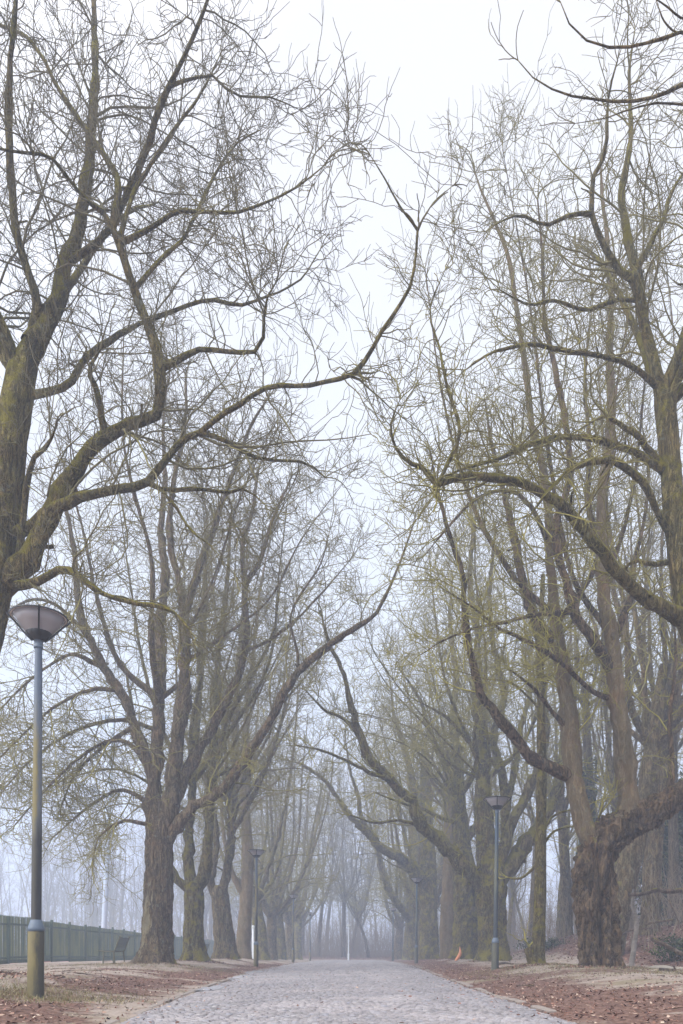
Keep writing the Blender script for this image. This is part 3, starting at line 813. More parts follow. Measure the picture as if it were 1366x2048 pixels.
# ---- right, nearer: trunk enters at the right edge, limbs bow over to the left
Y = 13.5
T = Tree('bare_tree', 'right-hand tree cut by the frame edge, three limbs bowing left in long arcs', tz(6.5, Y), 22, GR, 'bark_olive', 'twig_mossy')
T.trunk([T.base, P(1440, 1700, Y), P(1412, 1400, Y), P(1372, 1200, Y), P(1352, 1060, Y), P(1340, 920, Y), P(1330, 820, Y), P(1322, 770, Y)], np.array([34, 29, 25, 23, 22, 21, 20, 14]) * Y / F, sides=56, ridge=.1)
T.px([(1326, 800), (1310, 735), (1292, 655), (1273, 555), (1250, 450), (1243, 400), (1250, 350), (1258, 300), (1262, 240), (1258, 150), (1270, 60)], Y, 14.2, [15, 13, 12, 10.5, 9, 8.5, 7.5, 6.5, 5, 3.5, 1.5], sides=12)
T.px([(1290, 660), (1270, 570), (1234, 535), (1204, 480), (1184, 425), (1188, 350), (1212, 300), (1216, 200), (1235, 120)], 13.6, 12.4, [10, 9.5, 9, 8, 7, 6, 4.5, 3, 1.5])
T.px([(1330, 800), (1346, 740), (1372, 670), (1385, 560), (1370, 420), (1385, 300)], Y, 12.8, [15, 13, 11, 9, 6, 3])
T.px([(1275, 560), (1300, 490), (1330, 430), (1340, 390), (1375, 330)], 13.8, 14.6, [8, 7, 6, 4.5, 2])
T.px([(1372, 1250), (1345, 1226), (1310, 1205), (1283, 1188), (1233, 1145), (1193, 1090), (1158, 1045), (1118, 1005), (1063, 975), (1013, 960), (953, 952), (903, 955), (875, 970)], Y, 11.6, [21, 18, 17, 16, 15, 14, 13, 12, 11, 10, 9, 8.5, 7], sides=14, t0=.25)
T.px([(878, 965), (850, 940), (812, 920), (790, 893), (781, 850), (800, 800)], 11.6, 11.2, [7, 5.5, 5, 4, 3, 1.2])
T.px([(876, 962), (900, 918), (920, 860), (896, 780), (880, 700), (860, 620), (890, 540)], 11.6, 12.2, [5.5, 5, 4.5, 4, 3, 2, 1])
T.px([(1335, 950), (1305, 925), (1270, 905), (1233, 890), (1183, 878), (1123, 875), (1073, 885), (1033, 900), (993, 920), (933, 935), (890, 952)], Y, 12.4, [13, 10, 9, 8.5, 8, 7.5, 7, 6, 5, 4, 2])
T.px([(1355, 1090), (1335, 1060), (1313, 1020), (1293, 975), (1255, 940), (1223, 920), (1173, 925), (1133, 945), (1098, 980), (1060, 1030)], Y, 12, [12, 10, 9, 9, 8.5, 8, 6.5, 5, 4, 2])
T.px([(1325, 930), (1303, 905), (1285, 882), (1258, 860), (1236, 846), (1213, 832)], Y, 13, [10, 9, 8, 7, 6, 4.5], dens=.8)
T.px([(1308, 790), (1288, 750), (1262, 732), (1233, 720), (1180, 708), (1123, 700), (1080, 690), (1043, 690), (983, 705), (930, 740)], Y, 11.8, [9, 7.5, 7, 6.5, 6, 5.5, 5, 4.5, 3, 1.5])
T.px([(1278, 610), (1230, 600), (1170, 620), (1110, 600), (1060, 610), (1000, 580)], 13.6, 12.4, [6, 5.5, 5, 4, 3, 1.5])
T.px([(1190, 440), (1140, 430), (1090, 450), (1040, 430), (990, 450)], 12.8, 12.2, [5, 4.2, 3.6, 2.8, 1.2])
T.px([(1345, 1120), (1300, 1130), (1270, 1120), (1230, 1150), (1190, 1140)], Y, 14.5, [7, 6, 5, 4, 2])
for a in ((3.5, 2, 6), (2.5, -2.5, 5), (-.5, 3.5, 6), (3.8, .5, 3)):
    q0 = P(1330, 820, Y)
    T.limb([q0, q0 + np.array(a) * .35 + [0, 0, .5], q0 + np.array(a) * .7 + [0, 0, .5], q0 + np.array(a)], np.array([.1, .075, .05, .02]))
T.crown(d1=2.0, d2=4.6, d3=6.5, L1=(.7, 2.2), L2=(.35, 1.1), L3=(.12, .42), rmin=.005, wig=.18, r1cap=.02, up=(.05, .1, .3))

# ---- right, nearest of all: only branch ends hang into the top corner
Y = 8.5
T = Tree('bare_tree', 'nearest right-hand tree, seen only as thin bare branch ends in the top corner', tz(7.6, Y), 23, GR, 'bark_brown', 'twig_grey')
T.trunk([T.base, T.base + [0, 0, 2.5], T.base + [-.1, .1, 5], T.base + [-.3, .1, 8]], np.array([.42, .34, .29, .2]), sides=24, ridge=.05)
top = T.base + np.array([-.3, .1, 7.8])
T.limb([top, P(1620, 330, 8.4), P(1480, 160, 8.2), P(1430, 90, 8.1), P(1366, 64, 8.0), P(1300, 86, 7.9), P(1232, 95, 7.8), P(1182, 86, 7.8), P(1142, 52, 7.7), P(1121, 5, 7.7)], np.array([.11, .07, .04, .026, .019, .017, .015, .012, .009, .005]), dens=.12, sides=8)
T.limb([top, P(1600, 420, 8.8), P(1480, 220, 8.8), P(1420, 165, 8.7), P(1366, 170, 8.6), P(1318, 191, 8.5), P(1260, 203, 8.4), P(1200, 200, 8.4), P(1130, 188, 8.3), P(1072, 160, 8.3), P(1036, 121, 8.3)], np.array([.11, .07, .045, .03, .024, .021, .018, .015, .012, .009, .005]), dens=.12, sides=8)
T.limb([P(1430, 90, 8.1), P(1400, 45, 8.0), P(1366, 38, 8.0), P(1336, 14, 7.9), P(1306, -5, 7.9)], np.array([.024, .019, .016, .012, .006]), dens=.2, sides=6)
T.limb([P(1366, 66, 8.0), P(1348, 62, 8.0), P(1330, 45, 8.0), P(1318, 18, 8.0), P(1310, -10, 8.0)], np.array([.013, .011, .009, .007, .005]), dens=.2, sides=6)
T.limb([P(1420, 190, 8.7), P(1366, 212, 8.6), P(1330, 205, 8.6), P(1270, 215, 8.6), P(1215, 235, 8.6), P(1150, 247, 8.6)], np.array([.02, .015, .012, .01, .007, .004]), dens=.2, sides=6)
for a in ((2, 1.5, 4), (1, -2.5, 3), (2.5, -.5, 3.5), (.5, 2.5, 5)):
    T.limb([top, top + np.array(a) * .5 + [0, 0, .5], top + np.array(a)], np.array([.11, .07, .03]), dens=.7)
T.crown(d1=.9, d2=1.3, d3=1.4, L1=(.5, 1.3), L2=(.2, .5), L3=(.1, .3), rmin=.0032, wig=.12, r1cap=.015, direct=.5, trop=(.05, .08, .1))

# ---- right row: slender pole tree with a sawn stub
Y = 22.3
T = Tree('slender_tree', 'slender straight tree with a sawn-off stub at its foot, right of the second lamp post', tz(5.25, Y), 24, GR, 'bark_olive', 'twig_olive')
T.trunk([T.base, P(1076, 1900, Y), P(1080, 1800, Y), P(1081, 1700, Y), P(1083, 1560, Y), P(1082, 1430, Y), P(1080, 1300, Y), P(1086, 1150, Y)], np.array([15, 13, 12, 11, 10, 8.5, 7, 4]) * Y / F, sides=18, flare=.35, rough=.05)
T.limb([P(1070, 1944, Y), P(1066, 1925, Y), P(1062, 1905, Y), P(1058, 1895, Y)], np.array([13, 13, 12, 11]) * Y / F, sides=14, dens=.01, part='sawn_stub', wob=.02)
T.px([(1086, 1680), (1100, 1640), (1120, 1625), (1145, 1620)], Y, 22, [4, 3.5, 3, 1.5], dens=.5)
T.px([(1088, 1695), (1105, 1665), (1130, 1655), (1160, 1652)], Y, 22.6, [3.5, 3.2, 2.5, 1.2], dens=.4)
T.px([(1072, 1720), (1058, 1745), (1040, 1757), (1015, 1755)], Y, 22.8, [4, 3.5, 3, 2], dens=.2)
T.rise(P(1081, 1330, Y), 3, 14, 2.0, .08)
T.sweep(P(1081, 1420, Y), 5, 3.2, .045, 0, 6.2, .5, 0)
T.crown(d1=1.2, d2=2.0, d3=2.4, L1=(.8, 2.2), L2=(.4, 1.2), L3=(.2, .5), rmin=.0055)

# ---- right row: the wide candelabra tree behind the second lamp
Y = 34.0
T = Tree('bare_tree', 'broad candelabra tree behind the tall right lamp, one long mossy limb reaching over the road', tz(6.1, Y), 25, GR, 'bark_olive', 'twig_olive')
T.trunk([T.base, P(988, 1890, Y), P(984, 1830, Y), P(982, 1775, Y), P(982, 1740, Y), P(974, 1700, Y), P(968, 1640, Y), P(966, 1570, Y)], np.array([33, 29, 28, 33, 30, 22, 19, 16]) * Y / F, sides=80, flare=.3, ridge=.13, rough=.1)
T.px([(975, 1785), (955, 1755), (922, 1726), (885, 1690), (845, 1652), (820, 1600), (780, 1560), (742, 1520), (720, 1468), (702, 1410), (688, 1350), (660, 1290), (640, 1220)], Y, 29.5, [20, 19, 18, 17, 15, 14, 12.5, 11, 9.5, 8, 6, 4, 2], sides=14, t0=.25)
T.px([(966, 1590), (964, 1520), (958, 1450), (950, 1360), (955, 1270), (940, 1170), (945, 1060), (935, 960)], Y, 34.8, [17, 16, 14, 11, 9, 7, 4.5, 2], sides=14)
T.px([(995, 1770), (1018, 1735), (1045, 1700), (1076, 1655), (1102, 1605), (1122, 1545), (1130, 1460), (1150, 1370), (1155, 1280)], Y, 34.6, [18, 18, 18, 17, 15, 12, 9, 6, 3], sides=14)
T.px([(990, 1760), (1004, 1710), (1028, 1640), (1062, 1570), (1085, 1510), (1092, 1440), (1080, 1350)], Y, 32.8, [13, 13, 12.5, 12, 10, 8, 5])
T.px([(988, 1760), (1008, 1690), (1012, 1620), (1004, 1545), (988, 1480), (1004, 1410), (1006, 1370), (986, 1290), (980, 1180), (990, 1070)], Y, 35.4, [11, 11, 10.5, 10, 9, 8.5, 8, 7, 5, 2.5])
T.px([(1008, 1620), (1030, 1540), (1040, 1460), (1060, 1380), (1055, 1280)], Y, 36.5, [8, 8, 7, 5, 2])
T.px([(1004, 1550), (970, 1510), (935, 1480), (900, 1440), (870, 1420), (830, 1400)], 34.8, 33, [7, 6, 5, 4.5, 3, 1.5])
T.px([(845, 1650), (800, 1640), (750, 1645), (700, 1630)], 32.6, 31.8, [5, 4, 3, 1.5])
T.px([(775, 1556), (740, 1545), (690, 1520), (640, 1500), (590, 1490)], 31.4, 30, [6, 5, 4, 3, 1.5])
T.px([(725, 1475), (690, 1440), (650, 1420), (610, 1380)], 30.8, 30, [5, 4, 3, 1.5])
T.rise(P(970, 1560, Y), 4, 19, 4.2, .12)
T.rise(P(966, 1560, Y), 4, 16, 2.8, .09, lean=(-3.4, 0), az=.5)
T.crown(r1cap=.026, d1=1.8, d2=3.6, d3=4.0, L1=(1.0, 3.0), L2=(.5, 1.5), L3=(.2, .65), rmin=.008, wig=.18)

Y = 42.6
T = Tree('bare_tree', 'thick green-stained tree with a torn orange splinter of bark at its foot', tz(6.1, Y), 26, GR, 'bark_olive', 'twig_olive')
T.trunk([T.base, P(933, 1880, Y), P(930, 1800, Y), P(928, 1740, Y), P(924, 1690, Y), P(918, 1620, Y), P(915, 1540, Y)], np.array([29, 26, 24, 23, 18, 15, 12]) * Y / F, sides=60, flare=.3, ridge=.12, rough=.09)
T.px([(930, 1720), (935, 1680), (955, 1650), (985, 1630), (1010, 1590)], Y, 43, [10, 10, 9, 6, 3])
T.px([(918, 1610), (915, 1520), (905, 1440), (912, 1350), (900, 1250), (905, 1150)], Y, 44, [13, 11, 9.5, 7, 5, 2])
T.px([(915, 1560), (885, 1520), (860, 1470), (840, 1400), (800, 1340)], Y, 40, [8, 7, 6, 4, 2])
T.px([(905, 1650), (880, 1635), (840, 1615), (800, 1605), (750, 1585)], Y, 40, [6, 5, 4.5, 3, 1.5])
T.sweep(P(920, 1620, Y), 4, 7, .1, 2, 4.5, .7, 0)
T.rise(P(918, 1600, Y), 5, 20, 4.5, .14)
T.rise(P(918, 1600, Y), 4, 16, 2.8, .09, lean=(-3.4, 0), az=.1)
T.crown(d1=1.7, d2=3.2, d3=3.2, L1=(1.0, 3.0), L2=(.5, 1.6), L3=(.25, .7), rmin=.008)

Y = 49.5
T = Tree('bare_tree', 'narrow knobbly trunk squeezed between the orange-splintered tree and the low-armed tree', tz(6.05, Y), 27, GR, 'bark_smooth', 'twig_olive')
T.trunk([T.base, P(894, 1880, Y), P(896, 1800, Y), P(899, 1700, Y), P(896, 1600, Y), P(892, 1500, Y)], np.array([15, 14, 15, 11, 9, 6]) * Y / F, sides=24, flare=.15, ridge=.06, rough=.12)
T.sweep(P(896, 1650, Y), 4, 7, .1, 2, 4.5, .7, 0)
T.rise(P(895, 1600, Y), 5, 20.5, 4.5, .13)
T.rise(P(895, 1620, Y), 3, 16, 2.8, .09, lean=(-3.4, 0), az=.4)
T.crown(d1=1.5, d2=2.4, d3=2.2, L1=(1.0, 3.0), L2=(.5, 1.6), L3=(.25, .7), rmin=.009)

Y = 57.0
T = Tree('bare_tree', 'dark right-row tree with a very low mossy arm curving left towards the far white lamp', tz(5.55, Y), 28, GR, 'bark_olive', 'twig_olive')
T.trunk([T.base, P(858, 1880, Y), P(857, 1820, Y), P(856, 1760, Y), P(855, 1690, Y), P(852, 1600, Y), P(850, 1500, Y)], np.array([21, 19, 18, 18, 15, 12, 8]) * Y / F, sides=48, flare=.15, ridge=.12, rough=.1)
T.px([(862, 1815), (848, 1775), (828, 1740), (798, 1715), (765, 1698), (735, 1665), (708, 1640), (680, 1603), (650, 1562), (605, 1530), (570, 1520)], Y, 52, [15, 14.5, 14, 13, 11.5, 10, 8, 6.5, 5, 3, 1.5], sides=12)
T.px([(735, 1668), (722, 1630), (715, 1590), (700, 1540), (690, 1470)], 54, 53.6, [7, 6, 5, 3.5, 1.5])
T.px([(830, 1740), (815, 1690), (800, 1630), (790, 1560), (770, 1480)], Y, 58, [5, 4.5, 4, 3, 1.5])
T.px([(850, 1640), (830, 1590), (815, 1520), (790, 1440), (780, 1360)], Y, 55, [9, 8, 6.5, 4.5, 2])
T.rise(P(853, 1600, Y), 5, 20.5, 5, .15)
T.rise(P(853, 1640, Y), 3, 16, 2.8, .09, lean=(-3.4, 0), az=.4)
T.crown(d1=1.5, d2=2.3, d3=2.1, L1=(1.0, 3.0), L2=(.5, 1.6), L3=(.25, .8), rmin=.0095)

Y = 70.0
T = Tree('bare_tree', 'far right-row tree with a low crooked arm, just right of the small far lamp', tz(5.55, Y), 29, GR, 'bark_olive', 'twig_olive')
T.trunk([T.base, P(830, 1880, Y), P(829, 1820, Y), P(828, 1740, Y), P(826, 1660, Y), P(822, 1560, Y)], np.array([14, 13, 12, 12, 9, 5]) * Y / F, sides=20, flare=.15)
T.px([(829, 1868), (818, 1838), (800, 1812), (782, 1790), (768, 1758), (757, 1715), (748, 1680), (735, 1630)], Y, 66, [9, 9, 9, 8, 7, 5.5, 4, 2], sides=10)
T.px([(790, 1800), (794, 1775), (793, 1745), (797, 1700)], 68, 68, [4, 3.5, 3, 1.5])
T.rise(P(826, 1660, Y), 5, 21, 5, .17)
T.crown(d1=1.4, d2=2.0, d3=1.6, L1=(1.0, 3.0), L2=(.5, 1.6), L3=(.3, .8), rmin=.0105)

# ---- tree standing behind the hooked trunk, leaning right
Y = 27.0
T = Tree('bare_tree', 'dark leaning tree half hidden behind the huge hooked trunk, on the edge of the bank', tz(8.8, Y), 30, GR, 'bark_brown', 'twig_mossy')
T.trunk([T.base, P(1232, 1850, Y), P(1252, 1750, Y), P(1275, 1660, Y), P(1298, 1560, Y), P(1312, 1440, Y), P(1330, 1330, Y)], np.array([27, 25, 24, 22, 19, 15, 10]) * Y / F, sides=26, flare=.15, ridge=.05)
T.px([(1298, 1560), (1292, 1450), (1285, 1330), (1265, 1200), (1262, 1080)], Y, 27.5, [10, 9, 7, 5, 2])
T.px([(1312, 1440), (1345, 1350), (1365, 1230), (1380, 1100)], Y, 26, [10, 8, 5, 2])
T.rise(P(1305, 1500, Y), 5, 19, 4.5, .15)
T.crown(d1=1.2, d2=1.9, d3=2.2, L1=(1.0, 3.0), L2=(.5, 1.5), L3=(.2, .6), rmin=.006)


# ---- prototypes for the far end of the rows and the woods
def proto(name, label, loc, seed, H, tr, fork, nl, spread, group, barkm, twm, rmin, d=(1.1, 1.4, 1.0), lean=.4, cat='tree', nsweep=3, levels=3):
    T = Tree(name, label, loc, seed, group, barkm, twm, cat)
    b0 = T.base
    lx, ly = T.rng.normal(0, lean, 2)
    tp = b0 + np.array([lx, ly, fork])
    trunk = MB()
    T.trunk([b0, b0 + np.array([lx * .2, ly * .2, fork * .4]), b0 + np.array([lx * .6, ly * .6, fork * .75]), tp, tp + np.array([lx * .4, ly * .4, fork * .25 + .6])], np.array([tr * 1.15, tr, tr * .9, tr * .85, tr * .45]), sides=16, flare=.2, rough=.08)
    lm = MB()
    T.rise(tp, nl, b0[2] + H, spread, tr * .5, az=T.rng.uniform(0, 6), into=lm, sides=7)
    if nsweep: T.sweep(tp, nsweep, spread * 1.4, tr * .33, 0, 6.28, .6, 0, into=lm, sides=6)
    lm.build('limb', T.bark, T.o, loc=T.base)
    T.crown(d1=d[0], d2=d[1], d3=d[2], L1=(1.0, 3.0), L2=(.5, 1.6), L3=(.3, .8), rmin=rmin, levels=levels, sides=(4, 3, 3))
    return T.o


far_l = [(-6.6, 57.0, 1.12, 'tall wide tree of the left row, first one past the slim leaning tree'), (-6.5, 62.5, 1.0, 'many-forked left-row tree between the second and third left lamps'),
         (-6.3, 69.0, .95, 'left-row tree directly behind the third left lamp, pale fork above it'), (-6.2, 77.0, 1.05, 'hazy left-row tree between the third and fourth left lamps'),
         (-6.1, 86.0, 1.0, 'hazy reddish left-row tree just behind the fourth and smallest left lamp'), (-6.4, 96.0, 1.05, 'last and faintest tree of the left row, leaning over the road end')]
pr = [proto('bare_tree', far_l[0][3], tz(far_l[0][0], far_l[0][1]), 41, 20.5, .5, 4.2, 7, 5.2, GL, 'bark_olive', 'twig_mossy', .0095, d=(1.4, 2.1, 1.8)),
      proto('bare_tree', far_l[1][3], tz(far_l[1][0], far_l[1][1]), 42, 20, .46, 3.2, 7, 5.4, GL, 'bark_brown', 'twig_mossy', .0105, d=(1.4, 2.0, 1.7))]
for k, (x, y, s_, lab) in enumerate(far_l[2:]):
    copy_tree(pr[k % 2], tz(x, y), 1.3 + 1.7 * k, s_, lab, GL)
far_r = [(5.6, 63.5, 1.0, 'right-row tree close behind the low-armed dark tree'), (5.5, 78.0, 1.0, 'hazy right-row tree beyond the small far right lamp'), (5.1, 88.0, 1.05, 'last bluish tree of the right row where the road ends')]
for k, (x, y, s_, lab) in enumerate(far_r):
    copy_tree(pr[(k + 1) % 2], tz(x, y), 2.2 + 2.1 * k, s_, lab, GR)

# ---- the wood on the right and the wood closing the road
GW, GE = 'slender trees in the wood behind the right row', 'tall trees in the misty wood at the end of the road'
LW = 'slender bare tree in the misty wood behind the right-hand row'
LE = 'tall faint tree in the misty wood closing the end of the road'
wp = [proto('woodland_tree', LW, tz(13.5, 33), 61, 20, .2, 9, 4, 2.4, GW, 'bark_far', 'twig_mossy', .0075, d=(1.2, 1.5, 1.3), nsweep=4, cat='tree'),
      proto('woodland_tree', LW, tz(11.2, 41), 62, 22, .28, 6, 5, 3.0, GW, 'bark_brown', 'twig_mossy', .009, d=(1.1, 1.4, 1.1), nsweep=4),
      proto('woodland_tree', LW, tz(17.5, 38), 63, 18, .15, 5, 4, 2.2, GW, 'bark_olive', 'twig_grey', .0085, d=(1.2, 1.4, 1.1), nsweep=5)]
pts = [(13.5, 33), (11.2, 41), (17.5, 38), (8.8, 27), (6.1, 34)]
tries = 0
while len(pts) < 47 and tries < 6000:
    tries += 1
    y = R.uniform(26, 96); x = R.uniform(9.0, 12 + y * .33)
    if all((x - a) ** 2 + (y - b_) ** 2 > 2.6 ** 2 for a, b_ in pts): pts.append((x, y))
for k, (x, y) in enumerate(pts[5:]):
    copy_tree(wp[k % 3], tz(x, y), R.uniform(0, 6.28), R.uniform(.85, 1.2), LW, GW)
ep = [proto('woodland_tree', LE, tz(-1.1, 97), 71, 26, .27, 7, 6, 4.6, GE, 'bark_far', 'twig_grey', .0125, d=(1.3, 1.6, 1.2), nsweep=4, lean=1.1),
      proto('woodland_tree', LE, tz(1.9, 94), 72, 23, .2, 4.5, 5, 4.2, GE, 'bark_far', 'twig_grey', .0125, d=(1.3, 1.6, 1.2), nsweep=5, lean=1.3)]
pts = [(-1.1, 97), (1.9, 94), (-6.4, 96), (5.1, 88)]
tries = 0
while len(pts) < 23 and tries < 6000:
    tries += 1
    y = R.uniform(93, 128); x = R.uniform(-24, 18)
    if all((x - a) ** 2 + (y - b_) ** 2 > 3.0 ** 2 for a, b_ in pts): pts.append((x, y))
for k, (x, y) in enumerate(pts[4:]):
    copy_tree(ep[k % 2], tz(x, y), R.uniform(0, 6.28), R.uniform(.85, 1.15), LE, GE)

# far wood round the sports field and far beyond: one mass
mb = MB()
rng = np.random.default_rng(5)
N = 560
x = np.concatenate([rng.uniform(-150, -16, 360), rng.uniform(-60, 110, 200)]); y = np.concatenate([rng.uniform(145, 190, 360) - np.clip(-x[:360] - 70, 0, 80) * .4, rng.uniform(140, 190, 200)])
z = gz(x, y)
p0 = np.stack([x, y, z], 1); H = rng.uniform(19, 32, N)
A, RA_ = grow(p0, np.tile([0, 0, 1.], (N, 1)) + rng.normal(0, .05, (N, 3)), H, rng.uniform(.09, .2, N), .03, 10, .05, .03, rng)
mb.tubes(A, RA_, 5)
p, d, r, t, _ = spawn(A, RA_, H, 1.3, .12, rng, .5, 1.0, .5)
L = rng.uniform(1.5, 5.5, len(p)) * (1.2 - .7 * t)
B, RB_ = grow(p, d, L, np.clip(r * .4, .02, .07), .016, 5, .2, .08, rng); mb.tubes(B, RB_, 3)
p, d, r, t, _ = spawn(B, RB_, L, 2.4, .15, rng, .5, 1.0, .4)
G, RG_ = grow(p, d, rng.uniform(.6, 1.8, len(p)), np.full(len(p), .016), .012, 3, .2, .08, rng); mb.tubes(G, RG_, 3)
o = mb.build('far_wood', M['twig_grey']); tag(o, 'faint lavender mass of bare woodland beyond the sports field', 'wood', kind='stuff')

# undergrowth: whippy saplings
M['dry_stem'] = twig('dry_stem', (.16, .125, .09), (.3, .24, .18), (.16, .15, .08), -.1)


def thicket(name, n, area, h, r, seed, label, kids=3.0, thin=1.0):
    rng = np.random.default_rng(seed)
    x, y = area(rng, n)
    p0 = np.stack([x, y, gz(x, y) - .05], 1); H = rng.uniform(*h, n)
    mb = MB()
    A, RA_ = grow(p0, np.tile([0, 0, 1.], (n, 1)) + rng.normal(0, .22, (n, 3)), H, rng.uniform(*r, n), r[0] * .5, 7, .1, .05, rng); mb.tubes(A, RA_, 4)
    p, d, rr, t, _ = spawn(A, RA_, H, kids, .15, rng, .4, 1.0, .4)
    B, RB_ = grow(p, d, rng.uniform(.3, 1.3, len(p)), np.full(len(p), r[0] * .7), r[0] * .4, 4, .2, .05, rng); mb.tubes(B, RB_, 3)
    o = mb.build(name, M['dry_stem']); tag(o, label, 'undergrowth', kind='stuff')


def area_right(rng, n):
    y = rng.uniform(24, 80, n); return rng.uniform(9.2, 13 + y * .25, n), y


def area_end(rng, n): return rng.uniform(-16, 14, n), rng.uniform(90.5, 112, n)
thicket('undergrowth', 1500, area_right, (1.0, 4.2), (.007, .02), 81, 'pale dry saplings and brambles under the wood right of the road', 3.2)
thicket('undergrowth', 2200, area_end, (1.0, 5.5), (.011, .026), 82, 'pale dry thicket across the end of the road', 2.6)


def area_beyond(rng, n): return rng.uniform(10, 75, n), rng.uniform(84, 126, n)
thicket('undergrowth', 1400, area_beyond, (2, 7), (.018, .035), 84, 'grey brush deep in the wood beyond the right-hand trees', 2.4)


def area_field(rng, n): return rng.uniform(-130, -14, n), rng.uniform(118, 146, n)
thicket('undergrowth', 1500, area_field, (1.5, 6), (.02, .04), 83, 'faint brush along the far edge of the sports field', 2.0)

# ------------------------------------------------------------------ lamps
def pole_mat(name, dark, blue, algae, amt):
    """painted steel with ochre algae on the weather side, thickest at mid height"""
    m, nt, b = mat(name)
    tc = nt.nodes.new('ShaderNodeTexCoord'); sx = nt.nodes.new('ShaderNodeSeparateXYZ'); lk(nt, tc.outputs['Object'], sx.inputs[0])
    z = mth(nt, 'DIVIDE', sx.outputs[2], 5.2)
    n = noise(nt, coords(nt, (1, 1, .25)), 14, 6, .7); n2 = noise(nt, coords(nt, (1, 1, .35)), 5, 4, .6)
    paint = ramp(nt, mth(nt, 'ADD', z, mth(nt, 'MULTIPLY', mth(nt, 'SUBTRACT', n2, .5), .08)), [(.16, dark), (.42, dark), (.52, blue), (1, blue)])
    band = ramp(nt, z, [(0, .5), (.12, .85), (.19, .75), (.22, .12), (.42, .2), (.5, 1), (.66, .9), (.74, .25), (.8, 0)])
    g = nt.nodes.new('ShaderNodeNewGeometry'); s2 = nt.nodes.new('ShaderNodeSeparateXYZ'); lk(nt, g.outputs['Normal'], s2.inputs[0])
    side = mth(nt, 'ADD', .5, mth(nt, 'MULTIPLY', s2.outputs[0], -.55))
    f = mth(nt, 'MULTIPLY', mth(nt, 'MULTIPLY', band, amt), ramp(nt, mth(nt, 'ADD', side, mth(nt, 'SUBTRACT', n, .5)), [(.15, .25), (.5, 1)]), True)
    lk(nt, mix(nt, f, paint, mix(nt, n, tuple(np.array(algae) * .6), tuple(np.array(algae) * 1.35))), b.inputs['Base Color'])
    b.inputs['Roughness'].default_value = .5
    bump(nt, b, n, .2, .005)
    return m


M['pole_algae'] = pole_mat('pole_algae', (.018, .02, .026), (.09, .115, .155), (.17, .135, .042), 1.15)
M['pole_blue'] = pole_mat('pole_blue', (.022, .032, .045), (.045, .075, .11), (.16, .145, .06), .55)
M['lamp_black'] = plain('lamp_black', (.022, .021, .022), .45)
M['collar_blue'] = plain('collar_blue', (.10, .13, .17), .45)
m, nt, b = mat('lamp_glass')
tr = nt.nodes.new('ShaderNodeBsdfTransparent'); tr.inputs[0].default_value = (.95, .93, .94, 1)
tl_ = nt.nodes.new('ShaderNodeBsdfTranslucent'); tl_.inputs[0].default_value = (.75, .7, .72, 1)
mx = nt.nodes.new('ShaderNodeMixShader'); mx.inputs[0].default_value = .38; lk(nt, tr.outputs[0], mx.inputs[1]); lk(nt, tl_.outputs[0], mx.inputs[2])
df = nt.nodes.new('ShaderNodeBsdfDiffuse'); df.inputs[0].default_value = (.74, .68, .69, 1)
m0 = nt.nodes.new('ShaderNodeMixShader'); m0.inputs[0].default_value = .34; lk(nt, mx.outputs[0], m0.inputs[1]); lk(nt, df.outputs[0], m0.inputs[2]); mx = m0
gl = nt.nodes.new('ShaderNodeBsdfGlossy'); gl.inputs['Roughness'].default_value = .2
fr = nd(nt, 'ShaderNodeFresnel', IOR=1.4)
m2 = nt.nodes.new('ShaderNodeMixShader'); lk(nt, fr.outputs[0], m2.inputs[0]); lk(nt, mx.outputs[0], m2.inputs[1]); lk(nt, gl.outputs[0], m2.inputs[2])
lk(nt, m2.outputs[0], nt.nodes['Material Output'].inputs['Surface'])
M['glass'] = m
m, nt, b = mat('lamp_reflector')
tcv = coords(nt)
w = nd(nt, 'ShaderNodeTexWave', wave_type='RINGS', rings_direction='Z', Scale=9.0, Distortion=1.2, Detail=2.0); lk(nt, tcv, w.inputs['Vector'])
lk(nt, mix(nt, w.outputs['Color'], (.5, .43, .41), (.85, .78, .75)), b.inputs['Base Color']); b.inputs['Roughness'].default_value = .5
M['reflector'] = m


